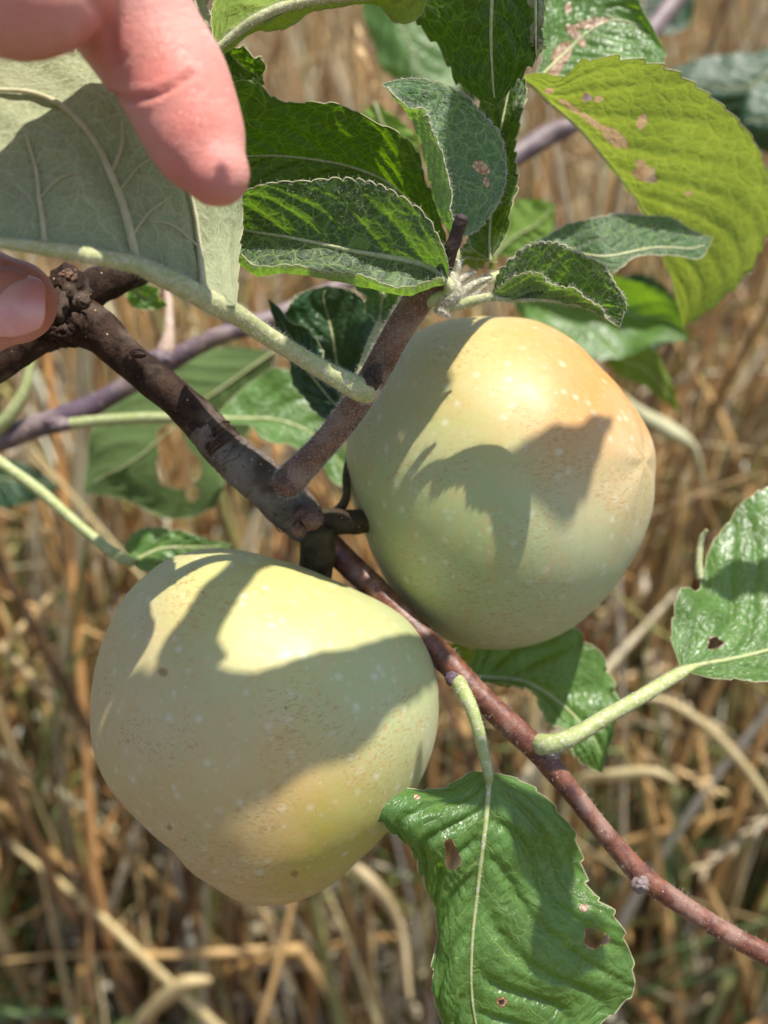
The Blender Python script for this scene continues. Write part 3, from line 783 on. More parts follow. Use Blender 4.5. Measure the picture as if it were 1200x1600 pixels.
def apple(label, ctr, outline, Rz, stem_dir, cal_dir, mat, spots=(), hair_n=900, seed=0):
    cx, cy, d = ctr; c3 = P(cx, cy, d)
    o = np.array(outline, float); dx = o[:, 0] - cx; dy = -(o[:, 1] - cy)
    th = np.arctan2(dy, dx); r = np.hypot(dx, dy); k = np.argsort(th); th, r = th[k], r[k]
    nt_, npz = 260, 170
    T = np.linspace(-np.pi, np.pi, nt_, endpoint=False)
    rr = np.interp(T, np.concatenate([th - 2 * np.pi, th, th + 2 * np.pi]), np.tile(r, 3))
    ker = np.exp(-np.linspace(-2, 2, 9) ** 2); ker /= ker.sum()
    rr = np.convolve(np.concatenate([rr[-12:], rr, rr[:12]]), ker, 'same')[12:-12]
    rr = rr * d / FPX * 0.986
    Ph = np.linspace(0, np.pi, npz)
    TT, PP = np.meshgrid(T, Ph)
    rT = np.tile(rr, (npz, 1)); mean = rr.mean()
    sp_, cp_ = np.sin(PP), np.cos(PP)
    rTs = mean + (rT - mean) * sp_ ** 1.2
    rad = 1 / np.sqrt((sp_ / rTs) ** 2 + (cp_ / Rz) ** 2)
    D = np.stack([np.cos(TT) * sp_, np.sin(TT) * sp_, cp_], 2)
    sd = np.array(stem_dir, float); sd /= np.linalg.norm(sd)
    cal = np.array(cal_dir, float); cal /= np.linalg.norm(cal)
    for s_, depth, wd in ((sd, .24, .30), (cal, .05, .20)):
        a = np.arccos(np.clip(D @ s_, -1, 1)); rad *= 1 - depth * np.exp(-(a / wd) ** 2)
    # five faint lobes round the core axis
    e1 = np.cross(sd, [0.3, .2, 1]); e1 /= np.linalg.norm(e1); e2 = np.cross(sd, e1)
    az = np.arctan2(D @ e2, D @ e1); pol = np.sqrt(np.clip(1 - (D @ sd) ** 2, 0, 1))
    rad *= 1 + .007 * np.cos(5 * az + seed) * (1 - pol ** 4)
    Q = D * rad[:, :, None]
    V = (c3 + Q.reshape(-1, 3) @ np.stack([CX, CY, CZ]))
    idx = np.arange(nt_ * npz).reshape(npz, nt_); nx = np.roll(idx, -1, 1)
    F = np.stack([idx[:-1], idx[1:], nx[1:], nx[:-1]], 2).reshape(-1, 4)
    pj = proj(V); front = np.repeat(Ph < 1.6, nt_); spt = np.zeros(len(V))
    for (sx, sy, sr) in spots:
        dd_ = np.hypot(pj[:, 0] - sx, pj[:, 1] - sy) / sr
        spt = np.maximum(spt, np.where(front, np.exp(-dd_ ** 2), 0))
    hv, hf = hairs(V, [tuple(f) for f in F], hair_n, .0007, .000013, seed + 3, lean=1.2)
    FF = [tuple(f) for f in F]
    VV = np.vstack([V, hv]); mi = [0] * len(FF) + [1] * len(hf); FF += [tuple(i + len(V) for i in q) for q in hf]
    ob = new_mesh('apple', VV, FF, [mat, M_HAIR], loc=c3, attrs={'spot': np.concatenate([spt, np.zeros(len(hv))])}, mi=mi)
    ob['label'] = label; ob['category'] = 'apple'; ob['group'] = 'ripening apples hanging from the branch'
    # dried calyx in the eye of the fruit
    cd = cal; base = c3 + (cd * rad[np.unravel_index(np.argmax(D @ cd), rad.shape)]) @ np.stack([CX, CY, CZ])
    wcd = cd @ np.stack([CX, CY, CZ]); t1 = np.cross(wcd, [0, 0, 1.]); t1 /= np.linalg.norm(t1); t2 = np.cross(wcd, t1)
    ps = []
    for q in range(5):
        a = q * 2 * np.pi / 5; dr = t1 * math.cos(a) + t2 * math.sin(a)
        ps.append(tube(np.array([base - wcd * .001 + dr * .001, base + wcd * .002 + dr * .0025, base + wcd * .003 + dr * .0045]), [.0008, .001, .0001], segs=6, n=10))
    v, f, _ = merge(ps); new_mesh('calyx', v, f, M_SCAR, ob)
    return ob


UP = (780, 757, .235)
apU = apple('pale yellow green apple with an orange blush, hanging on the right beside the downy twig', UP,
            [(760, 494), (830, 500), (880, 524), (930, 572), (975, 618), (1004, 663), (1020, 715), (1019, 775), (1003, 832), (975, 890), (935, 945),
             (885, 987), (830, 1010), (775, 1017), (720, 1011), (670, 990), (627, 950), (592, 890), (560, 820), (542, 765), (537, 705), (545, 650),
             (567, 600), (600, 555), (640, 521), (690, 501)], .0325, (-.80, -.12, -.55), (.45, .1, -.95),
            apple_mat('apple_skin_blushed', [
                (wdir(.1, .75, .6), .35, .95, (0.47, 0.37, 0.13), .9, .25),
                (wdir(.80, .50, .40), .35, .9, (0.52, 0.235, 0.06), .97, .4),
                (wdir(-.5, -.6, .6), .35, .95, (0.31, 0.37, 0.13), .6, .25),
                (wdir(.75, -.45, .5), .45, .95, (0.42, 0.44, 0.26), .6, .25)]), seed=1,
            spots=[(545, 770, 7), (562, 800, 8), (570, 835, 6), (600, 935, 8)])
LO = (417, 1130, .216)
apL = apple('large tan and yellow green russeted apple at lower left, crossed by leaf shadows', LO,
            [(224, 897), (255, 872), (296, 856), (348, 851), (389, 858), (431, 871), (472, 884), (513, 899), (565, 921), (606, 943), (642, 970), (668, 1006),
             (684, 1047), (689, 1089), (686, 1140), (673, 1187), (655, 1226), (637, 1259), (606, 1297), (565, 1337), (534, 1366), (493, 1390), (451, 1402),
             (410, 1404), (379, 1396), (343, 1378), (307, 1347), (281, 1318), (250, 1293), (219, 1262), (183, 1226), (162, 1192), (149, 1151), (145, 1099),
             (149, 1052), (159, 1006), (178, 960), (198, 923)], .0315, (.30, .75, -.62), (-.02, -.80, -.62),
            apple_mat('apple_skin_russeted', [
                (wdir(.15, .8, .5), .5, .98, (0.46, 0.42, 0.14), .85, .25),
                (wdir(-.1, -.75, .6), .10, .85, (0.51, 0.315, 0.085), 1.0, .5),
                (wdir(-.7, -.25, .6), .2, .9, (0.48, 0.37, 0.175), .9, .4),
                (wdir(.6, -.6, .5), .75, .99, (0.36, 0.33, 0.04), .85, .25),
                (wdir(.85, .25, .3), .5, .98, (0.34, 0.38, 0.18), .6, .25)]), seed=4,
            spots=[(255, 1050, 10), (265, 1293, 5), (290, 1312, 4), (446, 1106, 4), (460, 1366, 8)])

# ------------------------------------------------------------------ the fruiting branch
BR = new_empty('apple_branch', P(110, 480, .215), 'near apple branch with dark knotty limb, downy twig, thin red-brown shoot and toothed green leaves', 'branch')


def wood(name, pts, mat, label=None, hair=0, extra=(), extram=None, hmask=None, **kw):
    v, f = px_tube(pts, **kw); parts = [(v, f)] + list(extra); mats = [mat] + [extram or M_SCAR] * len(extra)
    if hair:
        parts.append(hairs(v, f, hair, .0009, .000018, 7, lean=1.0, mask=hmask)); mats.append(M_HAIR)
    V, F, mi = merge(parts)
    um = []; mi2 = []
    for k in mi:
        if mats[k] not in um: um.append(mats[k])
        mi2.append(um.index(mats[k]))
    o = new_mesh(name, V, F, um, BR, mi=mi2)
    if label: o['label'] = label
    return o


def blob(px, py, d, rx, ry=None, seed=0, rough=.18, z=None):
    """a lumpy closed knob"""
    n, k = 18, 24; ph = np.linspace(0, np.pi, n); th = np.linspace(0, 2 * np.pi, k, endpoint=False)
    TT, PP = np.meshgrid(th, ph); D = np.stack([np.cos(TT) * np.sin(PP), np.sin(TT) * np.sin(PP), np.cos(PP)], 2).reshape(-1, 3)
    r = 1 + rough * vnoise(D * 2.6, seed) + rough * .5 * vnoise(D * 6, seed + 3)
    s = d / FPX; ry = ry or rx; z = z or min(rx, ry)
    r = 1 + (r - 1) * .6
    V = P(px, py, d) + ((D * r[:, None]) * np.array([rx * s, ry * s, z * s])) @ np.stack([CX, CY, CZ])
    idx = np.arange(n * k).reshape(n, k); nx = np.roll(idx, -1, 1)
    F = [tuple(f) for f in np.stack([idx[:-1], idx[1:], nx[1:], nx[:-1]], 2).reshape(-1, 4)]
    return V, F


def rings(pts, ts, amp, w=10, seed=0):
    amp = amp * .32
    """bud-scale ring scars around a limb"""
    out = []; path = px_path(pts); rd = np.array([p[3] * p[2] / FPX for p in pts])
    C = cr(path, 200); R = cr(rd.reshape(-1, 1), 200).ravel()
    rs = np.random.RandomState(seed)
    for t in ts:
        i = int(t * 198); T = C[i + 1] - C[i]; T /= np.linalg.norm(T)
        a = np.cross(T, CZ); a /= np.linalg.norm(a); b = np.cross(T, a)
        an = np.linspace(0, 2 * np.pi, 22); ph = rs.uniform(0, 6, 3)
        cc = C[i] + (np.cos(an)[:, None] * a + np.sin(an)[:, None] * b) * (R[i] * (.99 + .02 * rs.rand())) + T * (np.sin(an * 2 + ph[0]) * R[i] * .12 + np.sin(an * 5 + ph[1]) * R[i] * .05)[:, None]
        out.append(tube(cc, [amp * R[i] * rs.uniform(.7, 1.3)] * 22, segs=6, n=60, rough=.3, seed=int(t * 999)))
    return out


limb = [(-120, 640, .212, 30), (0, 563, .214, 31), (60, 520, .215, 34), (112, 500, .215, 42), (160, 522, .215, 33), (205, 565, .214, 28), (260, 610, .213, 29),
        (320, 665, .213, 31), (350, 700, .213, 33), (385, 732, .214, 36), (425, 765, .216, 37), (460, 800, .219, 38), (490, 832, .222, 26)]
wood('limb', limb[:9], BARK_LIMB, 'dark brown knotty limb', n=170, segs=36, rough=.07, seed=3,
     extra=[blob(108, 455, .211, 34, 38, 1, .28), blob(85, 478, .206, 20, 26, 2, .35), blob(122, 508, .207, 14, 22, 5, .4), blob(96, 520, .206, 18, 12, 8, .4), blob(128, 470, .206, 12, 12, 9, .4),
            blob(215, 553, .206, 13, 7, 4, .3)] + rings(limb[:9], [.26, .29, .33, .37, .40, .46, .62, .93, .955, .98], .10), extram=BARK_LIMB)
wood('limb', [(105, 480, .216, 34), (130, 462, .217, 32), (165, 440, .218, 29), (215, 418, .222, 27), (300, 375, .232, 25)], BARK_LIMB, n=80, segs=30, rough=.08, seed=5,
     extra=[blob(105, 432, .208, 14, 11, 3, .4)], extram=M_SCAR)
wood('spur', limb[7:], BARK_GREY, 'grey spur with ring scars and round fruit scars', n=120, segs=36, rough=.07, seed=9,
     extra=rings(limb[7:], [.02, .06, .10, .14, .19, .24, .29, .5, .8], .085, seed=3)
     + [blob(483, 808, .2125, 24, 20, 11, .2, 20), blob(466, 826, .2105, 11, 13, 12, .22, 10), blob(488, 812, .2085, 17, 13, 13, .12, 8), blob(447, 752, .2085, 16, 20, 14, .15)],
     extram=M_SCAR)
wood('fruit_stub', [(497, 826, .219, 26), (497, 850, .220, 27), (495, 880, .222, 26), (490, 920, .228, 22), (470, 945, .232, 12)], M_STEM, n=50, segs=24, rough=.06, seed=4)
wood('apple_stalk', [(500, 812, .221, 17), (530, 815, .222, 20), (565, 815, .225, 19), (610, 805, .232, 14), (640, 795, .238, 11)], M_STEM, n=50, segs=20, rough=.06, seed=14)
wood('apple_stalk', [(508, 802, .223, 8), (528, 798, .224, 8), (541, 775, .226, 7), (541, 740, .228, 6), (548, 700, .234, 5)], M_STEM, n=50, segs=14)
twig = [(436, 762, .211, 18), (452, 752, .210, 24), (475, 728, .209, 23), (510, 690, .207, 21), (550, 640, .204, 22), (585, 585, .201, 22), (612, 535, .198, 22), (640, 490, .195, 23),
        (662, 458, .193, 23), (690, 437, .1915, 15)]
wood('twig', twig, BARK_TWIG, 'downy reddish brown twig', n=200, segs=34, rough=.035, seed=21, hair=9000,
     extra=rings(twig, [.045, .07], .09, seed=8) + [blob(582, 590, .1935, 15, 17, 31, .35, 12), blob(588, 580, .1925, 8, 12, 33, .4, 8), blob(576, 597, .1922, 8, 9, 36, .4, 8)], extram=BARK_DEAD)
wood('dead_tip', [(684, 470, .195, 13), (690, 440, .193, 14), (700, 405, .188, 12), (711, 372, .186, 11), (722, 338, .184, 10)], BARK_DEAD, 'dry black broken twig tip', n=60, segs=20, rough=.14, seed=17)
shoot = [(510, 845, .226, 19), (535, 872, .226, 20), (570, 905, .224, 20), (610, 945, .221, 20), (655, 990, .218, 20), (700, 1035, .215, 20), (750, 1088, .213, 19), (805, 1140, .212, 20),
         (845, 1178, .212, 19), (895, 1240, .211, 16), (950, 1308, .21, 15.5), (1000, 1365, .209, 17.5), (1060, 1410, .208, 16), (1130, 1455, .207, 16), (1210, 1498, .206, 16), (1320, 1560, .204, 15)]
wood('shoot', shoot, BARK_SHOOT, 'thin glossy red-brown shoot', n=260, segs=26, rough=.04, seed=25, hair=1500,
     extra=[blob(862, 1174, .2085, 13, 12, 41, .35, 10), blob(1000, 1380, .2075, 13, 14, 42, .3), blob(707, 1060, .2115, 12, 11, 43, .35, 9)], extram=BARK_PURPLE)
# woolly bud scales and stipules at the twig head
def straps(lst, mat=M_WOOL, seed=0):
    lst = [[(a, b, c, d * .78) for a, b, c, d in q] for q in lst]
    ps = []
    for k, pts in enumerate(lst):
        v, f = px_tube(pts, segs=10, n=36, rough=.10, seed=seed + k); ps.append((v, f)); ps.append(hairs(v, f, 420, .0009, .00002, seed + k, lean=1.5))
    V, F, mi = merge(ps)
    return new_mesh('bud_cluster', V, F, [mat, M_HAIR], BR, mi=[k % 2 for k in mi])


straps([[(672, 462, .193, 10), (698, 470, .190, 15), (712, 455, .189, 14), (705, 432, .189, 10), (690, 420, .189, 5)],
        [(690, 476, .191, 8), (712, 472, .190, 9), (728, 452, .190, 8), (752, 440, .190, 7), (768, 434, .190, 3)],
        [(694, 462, .193, 7), (716, 440, .193, 8), (735, 428, .194, 6), (744, 426, .194, 2)],
        [(698, 452, .190, 6), (712, 432, .190, 6), (716, 412, .190, 5), (708, 404, .190, 2)],
        [(700, 468, .194, 9), (725, 468, .196, 8), (745, 458, .198, 6), (760, 445, .198, 3)],
        [(680, 484, .190, 5), (694, 488, .189, 4), (702, 496, .189, 1.5)]]).__setitem__('label', 'pale woolly bud scales')

# --- leaves of the near branch (rows run from the base of the blade to its tip)
# the leaf held in the hand, woolly underside towards the viewer
rows = [[(370, 478, .1735)] * 3,
        [(373, 400, .179), (338, 476, .1725), (330, 450, .184)],
        [(374, 325, .181), (290, 452, .1705), (285, 410, .186)],
        [(330, 190, .175), (205, 412, .1675), (215, 340, .187)],
        [(235, 100, .172), (100, 393, .164), (120, 310, .184)],
        [(90, 84, .170), (0, 379, .161), (20, 300, .180)],
        [(-60, 100, .166), (-110, 368, .158), (-100, 300, .176)],
        [(-190, 190, .162), (-230, 362, .156), (-220, 310, .170)],
        [(-340, 365, .154)] * 3]
held = leaf(BR, rows, LM['under'], 'under', teeth=30, serr=1.3, nl=7, seed=3, quilt=1.4, wave=1.3, nv=230, nu=60, midrib=False, key='held', hair=2600, rimmat=M_VEIN,
            label='large leaf held between finger and thumb, showing its grey green downy underside')


def on_leaf(key, pts, lift=.0004):
    """points given in the picture, laid on that blade's surface"""
    pj = LEAFV[key]; out = []
    for (x, y, r) in pts:
        k = np.argsort((pj[:, 0] - x) ** 2 + (pj[:, 1] - y) ** 2)[:6]; d = pj[k, 2].min() - lift
        out.append((x, y, d, r))
    return out


vein_sets = [[(215, 418, 8), (203, 362, 7), (190, 315, 6.5), (173, 272, 6), (150, 225, 5.5), (122, 188, 5), (85, 158, 4.5), (40, 143, 4), (-20, 140, 3)],
             [(173, 270, 4), (186, 240, 3.5), (191, 215, 3), (190, 185, 2.5)],
             [(318, 468, 6), (316, 430, 5.5), (311, 385, 5), (305, 335, 4), (290, 280, 3)],
             [(70, 390, 5), (67, 350, 4.5), (61, 310, 4), (56, 265, 3), (40, 210, 2.5)],
             [(205, 372, 2), (230, 335, 1.8), (262, 310, 1.2)], [(185, 300, 2), (215, 262, 1.6), (250, 240, 1)], [(62, 310, 2), (90, 280, 1.6), (120, 270, 1.2)],
             [(310, 385, 2), (270, 352, 1.6), (235, 345, 1)], [(-60, 380, 5), (-80, 320, 4), (-110, 250, 3), (-140, 200, 2)]]
vs = [px_tube(on_leaf('held', s), segs=10, n=60, rough=.08, seed=i) for i, s in enumerate(vein_sets)]
v, f, _ = merge(vs); o = new_mesh('side_veins', v, f, M_VEIN, held)
mr = [(574, 600, .205, 9), (580, 608, .200, 14), (574, 613, .1955, 17.5), (560, 607, .1928, 18.5), (538, 596, .192, 17), (500, 575, .190, 15), (455, 548, .187, 14.5), (410, 520, .183, 15), (370, 492, .1775, 16.5), (335, 475, .1735, 17.5),
      (290, 450, .1695, 17), (240, 426, .1665, 16), (205, 412, .1655, 14), (100, 393, .162, 12), (0, 379, .159, 9), (-110, 368, .156, 7), (-300, 364, .153, 4)]
v, f = px_tube(mr, segs=24, n=220, rough=.035, seed=6)
hv, hf = hairs(v, f, 5200, .0008, .000018, 8, lean=1.2)
V, F, mi = merge([(v, f), (hv, hf)])
mi = np.array(mi); tcol = (np.arange(len(F)) < 24 * 30) & (mi == 0); mi = np.where(mi == 1, 1, np.where(tcol, 2, 0))
new_mesh('petiole', V, F, [M_PETIOLE, M_HAIR, M_PETBASE], held, mi=mi)

# broad leaf in front, its lower margin curled up
dU, dM, dB, dF = .1835, .190, .185, .181
rows = [[(700, 441, .189)] * 4]
for U_, M_, B_ in (((698, 405), (688, 428), (690, 448)), ((679, 358), (655, 412), (655, 455)), ((650, 321), (608, 402), (600, 453)), ((595, 290), (560, 394), (540, 445)),
                   ((530, 281), (500, 381), (475, 433)), ((470, 282), (450, 371), (425, 425)), ((412, 287), (400, 363), (385, 421)), ((368, 305), (352, 354), (345, 405)), ((350, 325), (340, 350), (338, 385))):
    k_ = max(0., 430 - U_[0]) / 60 * .004; rows.append([(*U_, dU + k_), (*M_, dM + k_), (*B_, dB + k_), (B_[0] + 2, B_[1] - 13, dF + k_)])
rows.append([(330, 350, .190)] * 4)
leaf(BR, rows, LM['young'], 'top', U=[-1, 0, .85, 1], teeth=24, serr=1.15, nl=7, seed=11, quilt=.7, wave=.7, nv=240, nu=60, hair=1800, round_teeth=True,
     petiole=[(668, 470, .1925, 11), (700, 462, .190, 12), (702, 445, .1885, 9)], label='front leaf with bright net veins and a curled pale lower margin')
# dark leaf behind it, sun shining through near its upper margin
rows = [[(697, 380, .200)] * 3]
for U_, M_, B_ in (((693, 345), (682, 365), (688, 395)), ((675, 290), (640, 315), (650, 380)), ((648, 240), (590, 275), (600, 370)), ((590, 190), (525, 255), (540, 345)), ((545, 166), (463, 246), (480, 335)),
                   ((490, 158), (420, 243), (430, 330)), ((433, 158), (370, 245), (380, 325)), ((370, 130), (320, 248), (330, 310))):
    rows.append([(*U_, .1985), (*M_, .208), (*B_, .206)])
rows.append([(280, 250, .208)] * 3)
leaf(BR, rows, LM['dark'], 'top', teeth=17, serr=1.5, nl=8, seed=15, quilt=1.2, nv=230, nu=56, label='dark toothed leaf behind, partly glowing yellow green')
# upright folded leaf
d0, d1, d2 = .190, .193, .187
rows = [[(714, 372, .191)] * 3, [(716, 370, d2), (700, 355, d1), (742, 362, .197)], [(706, 330, d2), (684, 325, d1), (778, 318, .199)], [(700, 290, d2), (675, 283, d1), (791, 270, .200)],
        [(692, 245, d2), (666, 245, d1), (783, 222, .200)], [(676, 205, d2), (652, 205, d1), (758, 182, .199)], [(662, 178, d2), (636, 172, d1), (722, 147, .198)],
        [(640, 168, .186), (617, 152, .190), (672, 127, .196)], [(617, 150, .187), (606, 138, .190), (632, 124, .193)], [(597, 131, .190)] * 3]
leaf(BR, rows, LM['woolly'], 'top', teeth=26, serr=1.1, nl=9, seed=21, quilt=.9, nv=230, nu=60, hair=2000, round_teeth=True, wave=.3,
     dmg=[(752, 262, 15, 9, 30), (760, 285, 9, 5, 80)], petiole=[(700, 455, .1935, 9), (706, 430, .1925, 8), (712, 395, .1918, 7)], label='upright leaf folded along its midrib with a rusty brown blotch')
rows = [[(765, 408, .207)] * 3, [(735, 380, .208), (765, 365, .211), (798, 352, .209)], [(730, 300, .208), (768, 300, .212), (805, 292, .209)], [(735, 230, .209), (775, 235, .213), (806, 225, .210)],
        [(748, 170, .211), (788, 175, .214), (818, 185, .211)], [(770, 110, .213), (800, 120, .215), (817, 125, .213)], [(815, 60, .216)] * 3]
leaf(BR, rows, LM['dark'], 'top', teeth=18, serr=1.0, nl=8, seed=24, quilt=1.2, nv=160, nu=40, label='narrow dark leaf seen edge-on behind the upright leaf')
# small folded leaf right of the bud
rows = [[(768, 463, .190)] * 3, [(785, 418, .1875), (793, 469, .190), (793, 440, .186)], [(836, 381, .1845), (840, 468, .190), (835, 430, .1845)], [(887, 384, .183), (885, 473, .189), (876, 447, .183)],
        [(932, 410, .182), (922, 483, .187), (913, 468, .182)], [(966, 446, .181), (948, 499, .185), (942, 487, .181)], [(978, 476, .181), (962, 510, .183), (957, 503, .180)], [(968, 513, .181)] * 3]
leaf(BR, rows, LM['young'], 'top', teeth=24, serr=1.1, nl=7, seed=31, quilt=1.2, nv=220, nu=60, hair=1300, round_teeth=True, wave=.5,
     petiole=[(698, 478, .1915, 10), (722, 475, .191, 9), (748, 468, .1905, 8), (770, 464, .190, 7)], dd=-.001, label='small leaf folded upwards like a boat just above the upper apple')
rows = [[(785, 428, .221)] * 3, [(820, 388, .230), (832, 408, .227), (845, 424, .224)], [(878, 357, .234), (895, 398, .230), (905, 424, .227)], [(934, 342, .231), (955, 402, .226), (962, 423, .222)],
        [(994, 333, .236), (1008, 389, .231), (1008, 400, .227)], [(1040, 343, .238), (1055, 388, .234), (1056, 399, .231)], [(1082, 362, .239), (1092, 388, .236), (1095, 402, .234)], [(1114, 372, .238)] * 3]
leaf(BR, rows, LM['woolly'], 'top', teeth=22, serr=.7, nl=8, seed=35, quilt=.8, nv=220, nu=50, hair=2200, round_teeth=True, wave=.6,
     petiole=[(705, 466, .194, 9), (738, 446, .204, 8), (765, 436, .214, 8), (787, 427, .221, 7)], label='long pale woolly leaf reaching right')
rows = [[(710, 424, .197)] * 3, [(720, 392, .198), (728, 404, .198), (728, 420, .197)], [(745, 396, .198), (748, 406, .198), (750, 418, .197)], [(762, 400, .198), (762, 407, .198), (764, 414, .197)], [(778, 405, .198)] * 3]
leaf(BR, rows, LM['yellow'], 'top', teeth=5, serr=2.6, nl=4, seed=37, quilt=.6, nv=80, nu=24, dd=.022, label='tiny bright yellow green leaflet')
rows = [[(722, 392, .203)] * 3, [(735, 372, .204), (742, 384, .204), (748, 396, .203)], [(752, 360, .204), (758, 372, .204), (764, 384, .203)], [(772, 366, .203)] * 3]
leaf(BR, rows, LM['mid'], 'top', teeth=8, serr=1.2, nl=4, seed=38, nv=60, nu=20, dd=.02)

# leaves hanging in from above
rows = [[(800, -170, .196)] * 3, [(690, -115, .202), (785, -105, .194), (845, -115, .203)], [(640, -35, .203), (772, -40, .194), (856, -40, .200)], [(655, 28, .203), (768, 25, .195), (848, 20, .197)],
        [(690, 82, .203), (768, 78, .197), (842, 72, .197)], [(713, 127, .203), (770, 120, .199), (816, 116, .199)], [(742, 150, .203), (772, 146, .200), (795, 144, .200)], [(776, 165, .201)] * 3]
leaf(BR, rows, LM['dark'], 'top', teeth=16, serr=1.4, nl=7, seed=41, quilt=1.4, nv=200, nu=54, petiole=[(830, -300, .19, 10), (815, -230, .193, 8), (800, -172, .196, 7)], label='dark leaf hanging tip down at the top edge')
rows = [[(846, -40, .193)] * 3, [(834, -20, .194), (838, -18, .193), (848, -15, .193)], [(832, 30, .195), (838, 30, .193), (848, 30, .194)], [(832, 72, .196), (837, 72, .195), (845, 70, .196)], [(838, 96, .197)] * 3]
leaf(BR, rows, LM['under'], 'under', teeth=14, serr=.8, nl=5, seed=42, nv=90, nu=20, hair=1200, label='pale woolly rolled leaf margin')
rows = [[(838, 125, .235)] * 3, [(846, 62, .240), (878, 88, .242), (905, 128, .238)], [(850, -5, .242), (920, 50, .244), (965, 124, .238)], [(900, -45, .243), (962, 32, .245), (1008, 118, .238)],
        [(985, -10, .243), (1006, 45, .245), (1030, 110, .239)], [(1008, 22, .243), (1024, 62, .244), (1037, 96, .240)], [(1042, 84, .242)] * 3]
leaf(BR, rows, LM['mid'], 'top', teeth=15, serr=1.6, nl=7, seed=45, nv=170, nu=44, dmg=[(925, 36, 28, 7, -12), (900, 55, 22, 7, 50), (878, 85, 12, 22, 30), (888, 12, 5, 9, 0), (868, 110, 8, 14, 40)],
     label='green leaf with pale brown eaten patches')


def dy11(y): return .2135 + (y - 90) / 400 * .052


rows = []
for a, b, c in (((812, 119),) * 3, ((850, 112), (835, 135), (842, 136)), ((876, 118), (852, 153), (865, 150)), ((925, 91), (890, 184), (912, 172)), ((1000, 96), (925, 222), (958, 205)), ((1080, 131), (962, 268), (1002, 252)),
                ((1150, 182), (990, 305), (1038, 290)), ((1188, 240), (1015, 345), (1064, 330)), ((1208, 325), (1035, 392), (1080, 380)), ((1178, 415), (1050, 435), (1088, 420)), ((1115, 478), (1060, 478), (1080, 462)),
                ((1068, 512),) * 3):
    rows.append([(*a, dy11(a[1])), (*b, dy11(b[1]) + .002), (*c, dy11(c[1]) + .010)])
leaf(BR, rows, LM['yellow'], 'under', teeth=24, serr=1.7, nl=9, seed=51, quilt=.7, nv=260, nu=64, wave=.8, holes=[(1008, 272, 19, 12, 20), (917, 152, 8, 6, 20)],
     dmg=[(960, 215, 26, 11, 38), (925, 190, 26, 5, 36), (890, 166, 20, 5, 34), (1003, 190, 8, 13, 20), (935, 155, 8, 5), (1000, 255, 8, 6), (1076, 302, 6, 4), (858, 142, 8, 5)],
     label='large sunlit yellow green leaf with nibbled brown holes')
# arching leaf along the top edge, pale midrib below
rows = [[(690, -60, .19)] * 3, [(620, -90, .196), (645, -22, .190), (652, 30, .194)], [(530, -80, .198), (560, -10, .190), (585, 14, .195)], [(440, -55, .199), (470, 5, .190), (490, 18, .195)],
        [(370, -35, .199), (405, 30, .190), (420, 50, .195)], [(335, 10, .198), (362, 58, .191), (370, 75, .195)], [(336, 88, .192)] * 3]
leaf(BR, rows, LM['yellow'], 'under', teeth=18, serr=.7, nl=8, seed=55, nv=170, nu=44, petiole=[(780, -110, .188, 11), (730, -85, .189, 10), (690, -60, .19, 10)], pmat=M_PETGREEN,
     label='bright leaf arching along the top edge with a thick pale midrib')
v, f = px_tube([(338, 76, .189, 5), (365, 55, .189, 7), (400, 30, .188, 8), (440, 12, .188, 8), (500, -2, .188, 8), (580, -12, .188, 9), (660, -35, .188, 10)], segs=14, n=80, rough=.05)
hv, hf = hairs(v, f, 1500, .0007, .00002, 3)
V, F, mi = merge([(v, f), (hv, hf)]); new_mesh('midrib', V, F, [M_PETIOLE, M_HAIR], bpy.data.objects[[o.name for o in BR.children if o.name.startswith('leaf')][-1]], mi=mi)
rows = [[(300, -60, .176)] * 3, [(285, -30, .176), (300, -30, .175), (326, -30, .176)], [(290, 10, .177), (306, 10, .176), (327, 10, .177)], [(300, 35, .178), (312, 35, .177), (326, 33, .178)], [(322, 52, .178)] * 3]
leaf(BR, rows, LM['under'], 'under', teeth=6, serr=.3, nl=4, seed=57, nv=60, nu=20, label='pale grey leaf edge just above the finger')
rows = [[(345, 62, .21)] * 3, [(352, 95, .212), (362, 85, .212), (372, 75, .21)], [(362, 125, .213), (380, 105, .214), (398, 85, .212)], [(392, 135, .214), (402, 118, .215), (412, 100, .213)], [(414, 132, .214)] * 3]
leaf(BR, rows, LM['dark'], 'top', teeth=9, serr=.8, nl=5, seed=58, nv=70, nu=22)

# unseen leaves added out of frame, each shaped to cast shade on an apple or leaf
def lo_pt(px, py, t, who=None):
    """the point t metres up the sun's ray from an apple's visible surface"""
    cx, cy, d = who or LO; s = d / FPX
    ox, oy = (px - cx) * s, -(py - cy) * s; R = .0352
    oz = math.sqrt(max(R * R - ox * ox - oy * oy, 1e-6)) * .92
    return P(cx, cy, d) + CX * ox + CY * oy + CZ * oz + SUN * t


def world_rows(rows, t, who=None):
    out = []
    for r in rows:
        q = []
        for (x, y) in r:
            w_ = lo_pt(x, y, t, who); p = proj(w_[None])[0]; q.append(tuple(p))
        out.append(q)
    return out


